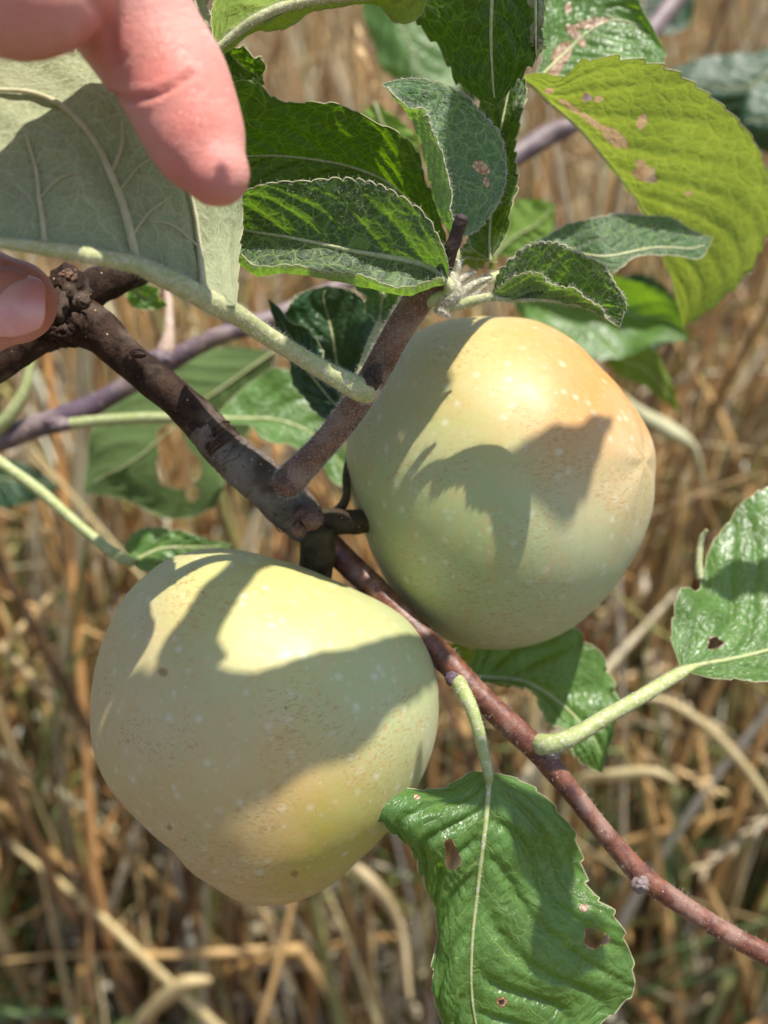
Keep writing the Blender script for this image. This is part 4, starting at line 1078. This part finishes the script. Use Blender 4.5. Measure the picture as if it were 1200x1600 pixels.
rows = world_rows([[(700, 1040)] * 3, [(668, 985), (660, 1030), (655, 1070)], [(600, 980), (600, 1030), (600, 1095)], [(530, 990), (530, 1060), (530, 1125)], [(450, 1000), (450, 1090), (455, 1170)],
                   [(380, 1005), (380, 1110), (385, 1215)], [(310, 1012), (315, 1130), (335, 1250)], [(255, 1090), (262, 1130), (275, 1200)], [(225, 1140)] * 3], .175)
leaf(BR, rows, LM['dark'], 'top', teeth=16, serr=1.0, nl=7, seed=59, nv=120, nu=34)  # added only to throw the broad shade band across the lower apple
rows = world_rows([[(450, 850)] * 3, [(395, 850), (415, 855), (438, 868)], [(350, 905), (375, 905), (398, 912)], [(312, 960), (345, 960), (378, 960)], [(280, 1010), (330, 1010), (382, 1000)], [(300, 1060)] * 3], .165)
leaf(BR, rows, LM['dark'], 'top', teeth=12, serr=.5, nl=6, seed=60, nv=80, nu=26)  # added leaf for the dark stripe near the lower apple's top
rows = world_rows([[(262, 1022)] * 3, [(234, 1036), (256, 1036), (284, 1030)], [(212, 1070), (240, 1076), (276, 1084)], [(194, 1122), (222, 1130), (254, 1145)], [(196, 1172), (210, 1180), (228, 1190)], [(200, 1210)] * 3], .175)
leaf(BR, rows, LM['dark'], 'top', teeth=12, serr=.5, nl=6, seed=64, nv=80, nu=26)  # added leaf that shortens the lit sliver on the lower apple's left
rows = world_rows([[(925, 662)] * 3, [(885, 668), (896, 690), (905, 705)], [(835, 684), (862, 725), (885, 750)], [(785, 712), (825, 765), (865, 800)], [(770, 712), (800, 760), (845, 812)], [(735, 765)] * 3], .19, UP)
leaf(BR, rows, LM['dark'], 'top', teeth=12, serr=.5, nl=6, seed=66, nv=80, nu=26)  # added leaf, cut to the shadow patch wanted on the upper apple
rows = world_rows([[(732, 512)] * 3, [(690, 505), (700, 530), (716, 548)], [(640, 515), (665, 560), (700, 595)], [(590, 565), (630, 605), (678, 645)], [(560, 620), (600, 660), (645, 690)], [(560, 710)] * 3], .20, UP)
leaf(BR, rows, LM['dark'], 'top', teeth=12, serr=.5, nl=6, seed=67, nv=80, nu=26)  # added leaf that evens out the shade on the upper apple's left
def ray_rows(rows, d, t):
    return [[tuple(proj((P(x, y, d) + SUN * t)[None])[0]) for (x, y) in q] for q in rows]


rows = ray_rows([[(640, 1225)] * 3, [(625, 1262), (640, 1240), (700, 1195)], [(690, 1310), (735, 1270), (790, 1190)], [(775, 1290), (830, 1260), (900, 1230)], [(800, 1345), (860, 1320), (925, 1300)], [(832, 1430), (870, 1400), (905, 1370)],
                 [(816, 1490), (860, 1450), (900, 1420)], [(822, 1545), (865, 1500), (930, 1455)], [(880, 1548), (910, 1510), (945, 1480)], [(950, 1500)] * 3], .207, .155)
leaf(BR, rows, LM['dark'], 'top', teeth=14, serr=.5, nl=6, seed=68, nv=90, nu=26)  # added out of view to shade part of the big bottom leaf
rows = ray_rows([[(1090, 850)] * 3, [(1110, 895), (1135, 870), (1150, 845)], [(1150, 935), (1180, 890), (1200, 835)], [(1215, 955), (1240, 890), (1260, 830)], [(1300, 900)] * 3], .236, .15)
leaf(BR, rows, LM['dark'], 'top', teeth=14, serr=.5, nl=6, seed=69, nv=90, nu=26)  # added out of view to darken the top of the right-edge leaf
# leaves behind the twig
rows = [[(540, 650, .235)] * 3, [(480, 600, .240), (528, 580, .243), (585, 600, .238)], [(450, 545, .240), (520, 530, .243), (590, 535, .237)], [(445, 492, .240), (512, 492, .243), (575, 480, .238)],
        [(468, 460, .240), (505, 465, .241), (550, 455, .239)], [(512, 446, .240)] * 3]
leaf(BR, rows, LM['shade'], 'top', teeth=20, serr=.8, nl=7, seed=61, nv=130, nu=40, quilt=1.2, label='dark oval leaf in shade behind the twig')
rows = [[(532, 636, .228)] * 3, [(512, 664, .230), (518, 625, .232), (527, 605, .229)], [(470, 612, .230), (482, 580, .233), (508, 568, .230)], [(444, 562, .230), (458, 535, .233), (486, 520, .230)],
        [(431, 508, .230), (440, 503, .231), (458, 500, .230)], [(418, 466, .229)] * 3]
leaf(BR, rows, LM['shade'], 'top', teeth=14, serr=.6, nl=7, seed=63, nv=120, nu=34)
rows = [[(592, 512, .214)] * 3, [(574, 482, .215), (594, 488, .217), (622, 504, .214)], [(560, 455, .214), (598, 462, .218), (642, 474, .214)], [(562, 425, .214), (602, 432, .218), (650, 440, .214)], [(608, 395, .216)] * 3]
leaf(BR, rows, LM['woolly'], 'top', teeth=16, serr=.6, nl=6, seed=65, nv=120, nu=36, petiole=[(562, 592, .209, 7), (572, 560, .211, 8), (584, 530, .213, 8), (592, 510, .2135, 7)], hair=900,
     label='small leaf on a scurfy petiole under the front leaf')
# leaf at the right edge
rows = [[(1066, 1049, .222)] * 3, [(1050, 1000, .226), (1088, 1041, .223), (1095, 1053, .217)], [(1052, 962, .230), (1120, 1035, .224), (1130, 1060, .216)], [(1062, 925, .233), (1150, 1029, .225), (1160, 1065, .216)],
        [(1092, 922, .236), (1180, 1022, .226), (1190, 1068, .216)], [(1100, 890, .240), (1205, 1015, .227), (1215, 1070, .216)], [(1112, 852, .243), (1235, 1005, .228), (1240, 1072, .216)],
        [(1140, 815, .246), (1270, 990, .229), (1270, 1068, .217)], [(1165, 785, .248), (1310, 960, .230), (1310, 1050, .219)], [(1230, 755, .248), (1350, 920, .231), (1345, 1010, .222)],
        [(1330, 770, .244), (1400, 880, .232), (1395, 950, .226)], [(1440, 860, .236)] * 3]
leaf(BR, rows, LM['mid'], 'top', teeth=26, serr=.9, nl=7, seed=71, quilt=1.3, nv=220, nu=60, holes=[(1117, 1005, 12, 9, -20)], wave=.9,
     petiole=[(828, 1158, .2145, 12), (850, 1164, .2095, 17), (874, 1160, .208, 15), (905, 1146, .208, 13.5), (950, 1118, .210, 12.5), (1000, 1090, .213, 12), (1045, 1062, .218, 11), (1068, 1050, .221, 10)], pmat=M_PETGREEN, hair=1200,
     label='leaf at the right edge with a small round hole')
v, f = px_tube([(1093, 905, .236, 6), (1092, 870, .236, 6), (1096, 842, .236, 5), (1104, 828, .235, 3)], segs=8, n=30, rough=.15)
new_mesh('torn_vein', v, f, M_PETIOLE, bpy.data.objects[[o.name for o in BR.children if o.name.startswith('leaf')][-1]])
# leaf under the upper apple
rows = [[(732, 1056, .248)] * 3, [(760, 985, .254), (775, 1060, .252), (780, 1072, .248)], [(830, 975, .256), (815, 1064, .253), (822, 1080, .247)], [(890, 983, .256), (852, 1082, .253), (850, 1112, .247)],
        [(918, 1004, .255), (882, 1105, .252), (876, 1140, .247)], [(950, 1045, .254), (912, 1135, .250), (890, 1168, .247)], [(962, 1100, .252), (934, 1165, .249), (912, 1192, .247)], [(941, 1208, .249)] * 3]
leaf(BR, rows, LM['mid'], 'top', teeth=13, serr=2.4, nl=5, seed=75, quilt=1.6, nv=180, nu=46, petiole=[(650, 1010, .232, 7), (690, 1040, .240, 7), (732, 1056, .248, 6)], round_teeth=True,
     label='crinkled leaf peeping out under the upper apple')
rows = [[(670, 1000, .262)] * 3, [(690, 1045, .264), (705, 1025, .264), (720, 1005, .262)], [(730, 1062, .264), (740, 1040, .265), (755, 1015, .262)], [(775, 1040, .264)] * 3]
leaf(BR, rows, LM['yellow'], 'top', teeth=8, serr=.6, nl=4, seed=76, nv=60, nu=20)
# the big leaf at the bottom
rows = [[(763, 1208, .2065)] * 3, [(735, 1206, .209), (763, 1226, .2065), (795, 1213, .209)], [(690, 1228, .206), (761, 1256, .205), (845, 1240, .210)], [(612, 1238, .200), (757, 1295, .204), (893, 1296, .211)],
        [(592, 1270, .199), (752, 1338, .204), (913, 1350, .211)], [(645, 1328, .204), (746, 1388, .205), (926, 1400, .210)], [(668, 1392, .208), (741, 1440, .205), (962, 1440, .209)], [(682, 1462, .208), (736, 1500, .205), (990, 1510, .208)],
        [(680, 1540, .208), (738, 1565, .206), (982, 1562, .208)], [(690, 1595, .209), (748, 1615, .207), (925, 1602, .209)], [(725, 1640, .210), (765, 1650, .208), (860, 1640, .210)], [(790, 1675, .211)] * 3]
leaf(BR, rows, LM['mid'], 'top', teeth=18, serr=1.3, nl=7, seed=81, quilt=1.9, nv=280, nu=76, wave=1.3, holes=[(706, 1337, 11, 25, -12), (930, 1466, 19, 15, 10), (784, 1566, 5, 5)],
     dmg=[(912, 1419, 7, 6), (784, 1566, 9, 8), (651, 1245, 5, 4)], petiole=[(706, 1048, .2165, 9), (716, 1066, .2115, 12), (727, 1086, .207, 11.5), (738, 1110, .2055, 10.5), (747, 1140, .205, 10), (755, 1175, .205, 9), (763, 1210, .205, 8)], pmat=M_PETGREEN, hair=900,
     label='large glossy leaf hanging at the bottom with two insect holes')

# ------------------------------------------------------------------ the branch behind
BR = new_empty('apple_branch', P(-60, 700, .30), 'purplish slender branch behind, running up from left to top right', 'branch')
bb = [(-120, 730, .30, 17), (0, 688, .30, 19), (60, 665, .30, 18), (110, 650, .30, 20), (170, 620, .30, 16), (240, 578, .30, 17), (300, 545, .30, 15), (350, 522, .30, 14), (420, 500, .305, 15), (480, 470, .31, 13),
      (560, 430, .32, 13), (680, 340, .335, 13), (780, 262, .345, 14), (850, 215, .35, 17), (900, 190, .35, 14), (960, 120, .36, 14), (1040, 20, .37, 15), (1100, -60, .38, 15)]
wood('limb', bb, BARK_PURPLE, n=260, segs=24, rough=.05, seed=30, extra=[blob(250, 560, .295, 22, 14, 51, .25), blob(90, 662, .293, 22, 12, 52, .25)], extram=BARK_PURPLE)
for pts, mt in (([(245, 575, .298, 15), (258, 550, .297, 14), (264, 520, .297, 9), (264, 490, .298, 7), (262, 455, .30, 7)], M_PETBASE),
                ([(-10, 675, .297, 12), (15, 650, .295, 11), (38, 610, .294, 9), (48, 565, .294, 7), (52, 530, .295, 6)], M_PETGREEN),
                ([(900, 190, .35, 8), (940, 196, .35, 7), (990, 200, .352, 6)], BARK_PURPLE)):
    v, f = px_tube(pts, segs=12, n=50); new_mesh('side_shoot', v, f, mt, BR)
rows = [[(335, 655, .282)] * 3, [(365, 620, .288), (375, 655, .286), (378, 668, .279)], [(395, 595, .29), (415, 655, .287), (410, 680, .278)], [(430, 578, .29), (452, 662, .287), (445, 695, .278)],
        [(472, 588, .29), (490, 680, .287), (480, 712, .279)], [(505, 625, .29), (518, 705, .287), (508, 735, .28)], [(530, 680, .289), (540, 740, .286), (535, 758, .281)], [(562, 780, .285)] * 3]
leaf(BR, rows, LM['mid'], 'top', teeth=20, serr=.5, nl=7, seed=91, nv=130, nu=40, petiole=[(100, 663, .294, 9), (160, 657, .292, 9), (240, 653, .288, 9), (335, 655, .282, 8)], pmat=M_PETGREEN,
     label='light green leaf with a glossy upper side left of the twig')
rows = [[(430, 548, .33)] * 3, [(330, 540, .335), (370, 590, .33), (410, 640, .335)], [(250, 560, .335), (300, 640, .33), (360, 720, .335)], [(190, 610, .335), (250, 690, .33), (335, 790, .335)],
        [(150, 665, .335), (200, 725, .33), (270, 812, .335)], [(135, 720, .335), (160, 745, .332), (190, 780, .334)], [(130, 770, .333)] * 3]
leaf(BR, rows, LM['shade'], 'under', teeth=20, serr=.5, nl=7, seed=93, nv=150, nu=46, holes=[(275, 718, 30, 50, -15), (300, 770, 10, 12)], label='dim leaf with a ragged hole behind the limb')
rows = [[(202, 878, .262)] * 3, [(197, 848, .266), (220, 872, .265), (228, 896, .262)], [(222, 828, .267), (250, 858, .266), (262, 895, .263)], [(262, 826, .267), (290, 855, .266), (300, 890, .264)],
        [(305, 838, .267), (325, 855, .266), (335, 880, .265)], [(362, 850, .266)] * 3]
leaf(BR, rows, LM['mid'], 'top', teeth=12, serr=1.0, nl=5, seed=95, nv=100, nu=34, petiole=[(-80, 660, .27, 9), (0, 722, .268, 9), (60, 765, .266, 9), (125, 822, .264, 8), (175, 862, .262, 9), (202, 878, .262, 8)], pmat=M_PETGREEN,
     label='small leaf on a long petiole above the lower apple')
rows = [[(195, 430, .26)] * 3, [(200, 470, .262), (215, 455, .262), (225, 438, .26)], [(225, 485, .262), (235, 468, .262), (245, 452, .26)], [(262, 478, .262)] * 3]
leaf(BR, rows, LM['mid'], 'top', teeth=6, serr=.5, nl=4, seed=96, nv=60, nu=18)
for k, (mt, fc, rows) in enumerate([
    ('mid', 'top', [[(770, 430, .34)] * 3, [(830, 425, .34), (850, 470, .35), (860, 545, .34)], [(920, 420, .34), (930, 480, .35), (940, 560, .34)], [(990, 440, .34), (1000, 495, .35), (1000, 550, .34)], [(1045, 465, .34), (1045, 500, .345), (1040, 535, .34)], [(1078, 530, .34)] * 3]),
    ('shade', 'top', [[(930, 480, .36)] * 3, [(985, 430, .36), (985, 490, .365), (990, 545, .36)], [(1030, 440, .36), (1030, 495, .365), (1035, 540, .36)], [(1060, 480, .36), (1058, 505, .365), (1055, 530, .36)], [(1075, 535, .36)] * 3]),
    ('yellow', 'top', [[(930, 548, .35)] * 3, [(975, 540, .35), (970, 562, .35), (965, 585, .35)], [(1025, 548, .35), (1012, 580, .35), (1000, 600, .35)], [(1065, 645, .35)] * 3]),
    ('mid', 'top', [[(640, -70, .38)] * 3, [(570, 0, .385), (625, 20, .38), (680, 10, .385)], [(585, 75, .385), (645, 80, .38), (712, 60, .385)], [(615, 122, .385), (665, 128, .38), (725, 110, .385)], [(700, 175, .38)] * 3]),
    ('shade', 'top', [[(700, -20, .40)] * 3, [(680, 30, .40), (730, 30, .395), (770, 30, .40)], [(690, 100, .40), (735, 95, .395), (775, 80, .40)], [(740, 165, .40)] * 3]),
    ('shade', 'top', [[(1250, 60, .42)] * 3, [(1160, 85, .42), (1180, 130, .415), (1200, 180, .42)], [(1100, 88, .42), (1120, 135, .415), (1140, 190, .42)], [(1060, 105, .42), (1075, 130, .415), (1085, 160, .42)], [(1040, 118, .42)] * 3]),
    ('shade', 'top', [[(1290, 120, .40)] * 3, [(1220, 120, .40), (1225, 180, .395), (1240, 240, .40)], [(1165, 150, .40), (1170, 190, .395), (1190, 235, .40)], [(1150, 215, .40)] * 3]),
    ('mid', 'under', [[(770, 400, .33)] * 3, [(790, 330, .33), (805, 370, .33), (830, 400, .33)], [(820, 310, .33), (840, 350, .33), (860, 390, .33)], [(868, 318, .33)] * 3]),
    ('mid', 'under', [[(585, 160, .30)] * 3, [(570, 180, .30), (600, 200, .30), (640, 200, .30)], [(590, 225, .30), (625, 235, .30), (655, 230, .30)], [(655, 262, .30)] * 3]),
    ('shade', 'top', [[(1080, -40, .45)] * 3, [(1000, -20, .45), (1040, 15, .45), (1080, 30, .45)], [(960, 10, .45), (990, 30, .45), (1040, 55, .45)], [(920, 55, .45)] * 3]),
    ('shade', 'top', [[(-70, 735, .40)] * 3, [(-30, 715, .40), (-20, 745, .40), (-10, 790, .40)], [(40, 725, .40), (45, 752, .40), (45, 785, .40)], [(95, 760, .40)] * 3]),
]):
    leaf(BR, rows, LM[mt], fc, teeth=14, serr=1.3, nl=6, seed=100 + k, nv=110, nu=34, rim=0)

# ------------------------------------------------------------------ the hand
def capsule(path, radii, n=70, segs=36, flat=1.0, fdir=None):
    C = cr(path, n); R = cr(np.array(radii, float).reshape(-1, 1), n).ravel()
    T0 = (C[0] - C[1]) / np.linalg.norm(C[0] - C[1]); T1 = (C[-1] - C[-2]) / np.linalg.norm(C[-1] - C[-2])
    a = np.linspace(0, np.pi / 2, 10)[1:]
    C = np.vstack([[C[0] + T0 * R[0] * math.sin(x) for x in a[::-1]], C, [C[-1] + T1 * R[-1] * math.sin(x) for x in a]])
    R = np.concatenate([[R[0] * math.cos(x) for x in a[::-1]], R, [R[-1] * math.cos(x) for x in a]]).clip(2e-5)
    T = np.gradient(C, axis=0); T /= np.linalg.norm(T, axis=1)[:, None]
    up = CZ - T[0] * (CZ @ T[0]); up /= np.linalg.norm(up); V = []
    an = np.linspace(0, 2 * np.pi, segs, endpoint=False)
    for i in range(len(C)):
        up = up - T[i] * (up @ T[i]); up /= np.linalg.norm(up); b = np.cross(T[i], up)
        V.append(C[i] + R[i] * flat * np.cos(an)[:, None] * up + R[i] * np.sin(an)[:, None] * b)
    V = np.vstack(V); m = len(C)
    F = [(i * segs + j, i * segs + (j + 1) % segs, (i + 1) * segs + (j + 1) % segs, (i + 1) * segs + j) for i in range(m - 1) for j in range(segs)]
    F += [tuple(range(segs))[::-1], tuple((m - 1) * segs + j for j in range(segs))]
    return V, F


def mmch(pts, **kw):
    return capsule(px_path(pts), [p[3] / 1000 for p in pts], **kw)


wrist = (-1330, -120, .135)
IDX = [(-350, -110, .127, 11.5), (-200, -95, .129, 9.8), (-60, -55, .134, 9.4), (30, -28, .139, 9.9), (105, -62, .147, 9.9), (165, -30, .153, 9.9), (205, 28, .156, 9.75), (238, 78, .157, 9.3),
       (268, 122, .157, 8.85), (294, 185, .156, 8.25), (316, 236, .155, 7.2), (336, 268, .154, 5.3)]
THB = [(-900, 60, .140, 17), (-620, 290, .152, 13), (-440, 400, .163, 11), (-270, 468, .174, 10.0), (-150, 480, .179, 10.2), (-60, 474, .182, 9.9), (-10, 470, .183, 9.0), (22, 471, .1835, 7.4)]
MID = [(-430, -330, .119, 11.5), (-340, -420, .114, 9.8), (-230, -460, .113, 10), (-140, -420, .120, 9.0), (-95, -345, .129, 8.8), (-85, -275, .136, 7.8), (-88, -240, .140, 6.0)]
RNG = [(-540, -550, .117, 11), (-440, -640, .112, 9.2), (-330, -690, .110, 9.5), (-210, -650, .117, 8.6), (-150, -560, .127, 8.2), (-130, -490, .135, 7.2), (-128, -465, .138, 5.6)]
LTL = [(-700, -750, .118, 10), (-580, -830, .114, 8), (-450, -860, .113, 8.2), (-340, -820, .119, 7.2), (-290, -750, .126, 7), (-275, -690, .132, 6), (-270, -670, .134, 4.8)]
chains = [mmch(c, flat=.93) for c in (IDX, THB, MID, RNG, LTL)]
for a, r0, r1 in ((IDX[0], 12.5, 17), (MID[0], 13, 18), (RNG[0], 12.5, 18), (LTL[0], 11.5, 16)):
    wx = wrist[0] + (a[0] + 500) * .12; wy = wrist[1] + (a[1] + 400) * .28
    chains.append(mmch([(a[0], a[1], a[2], r0), ((a[0] * 2 + wx) / 3, (a[1] * 2 + wy) / 3, (a[2] * 2 + .135) / 3, r0 + 2), ((a[0] + wx * 2) / 3, (a[1] + wy * 2) / 3, (a[2] + .27) / 3 + .002, r1), (wx, wy, .137, r1)]))
chains.append(mmch([(-620, 250, .150, 13), (-500, 60, .139, 9.5), (-420, -80, .130, 9)]))          # web between thumb and index
chains.append(mmch([(-1200, -60, .137, 21), (-1500, -60, .150, 24), (-1800, 40, .18, 27), (-2100, 140, .24, 33), (-2300, 240, .31, 38)], flat=.8))
V, F, _ = merge(chains)
me = bpy.data.meshes.new('tmp_hand'); me.from_pydata(V.tolist(), [], F); me.update()
to = bpy.data.objects.new('tmp_hand', me); COL.objects.link(to)
rm = to.modifiers.new('r', 'REMESH'); rm.mode = 'VOXEL'; rm.voxel_size = 0.00075; rm.adaptivity = 0
sm = to.modifiers.new('s', 'SMOOTH'); sm.factor = .6; sm.iterations = 7
dg = bpy.context.evaluated_depsgraph_get(); ev = to.evaluated_get(dg)
me2 = bpy.data.meshes.new_from_object(ev)
n_ = len(me2.vertices); hv = np.empty(n_ * 3); me2.vertices.foreach_get('co', hv); hv = hv.reshape(-1, 3)
hn = np.empty(n_ * 3); me2.vertices.foreach_get('normal', hn); hn = hn.reshape(-1, 3)
hF = [tuple(p.vertices) for p in me2.polygons]
bpy.data.objects.remove(to)
pj = proj(hv)
front = (hn @ CZ) > -.25


def crease(pts, depth, wd, onlyfront=True, z=None):
    """press a fold into the skin along a curve seen from the front"""
    global hv
    C = cr(np.array(pts, float), 60); dmin = np.full(n_, 1e9)
    for c in C: dmin = np.minimum(dmin, np.hypot(pj[:, 0] - c[0], pj[:, 1] - c[1]))
    wgt = np.exp(-(dmin / wd) ** 2) * front
    if z: wgt = wgt * ((pj[:, 2] > z[0]) & (pj[:, 2] < z[1]))
    bulge = np.exp(-((dmin - wd * 2.4) / (wd * 1.6)) ** 2) * front
    if z: bulge = bulge * ((pj[:, 2] > z[0]) & (pj[:, 2] < z[1]))
    hv += hn * (bulge * depth * .28 - wgt * depth)[:, None]


crease([(165, 146), (200, 155), (235, 150), (268, 136), (296, 116)], .0008, 4.5)
crease([(148, 5), (170, 40), (178, 95)], .0004, 9)
crease([(180, 100), (192, 94), (200, 88)], .00035, 3)
crease([(0, 412), (30, 418), (57, 436), (64, 468), (56, 505), (30, 526), (0, 532)], .0004, 4)
for q_ in range(5):
    crease([(-95 - q_ * 14, 420), (-100 - q_ * 14, 470), (-92 - q_ * 14, 520)], .0004, 4)
hand = new_mesh('hand', hv, hF, [], loc=P(-350, 0, .14)) if False else None
m = NT('skin'); o_ = m.obj()
nb = m.noise(o_, 70, 3, .55); nf = m.noise(o_, 600, 3, .6)
col = m.mix(m.ramp(nb, .3, .7), (0.60, 0.25, 0.195), (0.70, 0.35, 0.285))
red = m.n('ShaderNodeAttribute', _attribute_name='flush_shade').outputs['Fac']
col = m.mix(m.math('MULTIPLY', red, .75), col, (0.62, 0.17, 0.13))
vo = m.vor(m.map(o_, (1, 1, 1.8), rot=(0, .5, 0)), 1500, 'DISTANCE_TO_EDGE')
ln = m.noise(m.map(o_, (1, 1, 5), rot=(.2, .45, 0)), 420, 3, .6, .6)
h = m.math('ADD', m.math('MULTIPLY', ln, .9), m.math('ADD', m.math('MULTIPLY', m.ramp(vo, 0, .14), .55), m.math('MULTIPLY', nb, .8)))
h = m.math('ADD', h, m.math('MULTIPLY', nf, .3))
M_SKIN = m.fin(m.princ(col, m.math('ADD', .40, m.math('MULTIPLY', nf, .16)), m.bump(h, .65, .0004), Subsurface__Weight=.5, Subsurface__Radius=(1, .34, .2), Subsurface__Scale=.0022,
                       Specular__IOR__Level=.45))
flush_shade = np.zeros(n_)  # skin redness; patches along the finger's left also put shade into the colour
for (x, y, r) in ((300, 275, 70), (290, 200, 70), (235, 120, 60), (45, 475, 60), (60, -20, 60), (180, 60, 60)):
    flush_shade = np.maximum(flush_shade, np.exp(-((np.hypot(pj[:, 0] - x, pj[:, 1] - y)) / r) ** 2))
for c_ in cr(np.array([(165, 146), (200, 155), (235, 150), (268, 136), (296, 116)], float), 30):
    flush_shade = np.maximum(flush_shade, np.exp(-((np.hypot(pj[:, 0] - c_[0], pj[:, 1] - c_[1])) / 14) ** 2) * (pj[:, 2] < .17))
hand = new_mesh('hand', hv, hF, M_SKIN, loc=P(-350, 0, .14), attrs={'flush_shade': flush_shade})
hand['label'] = "person's bare hand reaching in at upper left, index finger and thumb holding a leaf"
hand['category'] = 'hand'


def nail(px, py, dsurf, ax, wmm, lmm, nrm, name='thumbnail'):
    """a curved plate: ax = direction to the free edge, nrm = outward direction"""
    ax = ax / np.linalg.norm(ax); nrm = nrm - ax * (nrm @ ax); nrm /= np.linalg.norm(nrm); sd = np.cross(nrm, ax)
    c = P(px, py, dsurf); nu_, nv_ = 26, 30; V = []
    for lay in (0, 1):
        for i in range(nv_):
            t = i / (nv_ - 1) * 2 - 1
            for j in range(nu_):
                s = j / (nu_ - 1) * 2 - 1
                ww = wmm / 2000 * (1 - .10 * abs(t) ** 3)
                k = math.sqrt(max(0, 1 - .80 * abs(s) ** 3.2)) if t > 0 else math.sqrt(max(0, 1 - .85 * abs(s) ** 3))
                p = c + ax * (t * lmm / 2000 * (k if abs(t) > 0 else 1)) + sd * (math.sin(s * 1.05) / math.sin(1.05) * ww) - nrm * (.0026 * (1 - math.cos(s * 1.1)) * 1.8 + .0006 * t * t) - nrm * (lay * .0005)
                V.append(p)
    idx = np.arange(nu_ * nv_).reshape(nv_, nu_); F = []
    for i in range(nv_ - 1):
        for j in range(nu_ - 1):
            a, b, c_, d_ = idx[i, j], idx[i, j + 1], idx[i + 1, j + 1], idx[i + 1, j]
            F += [(a, b, c_, d_), (d_ + 780, c_ + 780, b + 780, a + 780)]
    bd = list(idx[0, :-1]) + list(idx[:-1, -1]) + list(idx[-1, :0:-1]) + list(idx[:0:-1, 0])
    for a, b in zip(bd, bd[1:] + bd[:1]): F.append((b, a, a + 780, b + 780))
    return new_mesh(name, V, F, M_NAIL, hand)


m = NT('fingernail'); o_ = m.obj()
M_NAIL = m.fin(m.princ(m.mix(m.ramp(m.noise(o_, 180, 2), .35, .65), (0.74, 0.30, 0.27), (0.80, 0.40, 0.36)), .38, m.bump(m.noise(m.map(o_, (1, 6, 6)), 300, 2), .15, .0002),
                       Subsurface__Weight=.4, Subsurface__Radius=(1, .4, .3), Subsurface__Scale=.002, Coat__Weight=.12, Coat__Roughness=.15))
k = np.argsort((pj[:, 0] - 5) ** 2 + (pj[:, 1] - 470) ** 2 + (pj[:, 2] > .19) * 1e6)[:5]
nail(2, 468, pj[k, 2].min() - .0002, CX * 1.0 - CZ * .12, 11.5, 14, CZ + CX * .12 + CY * .05)
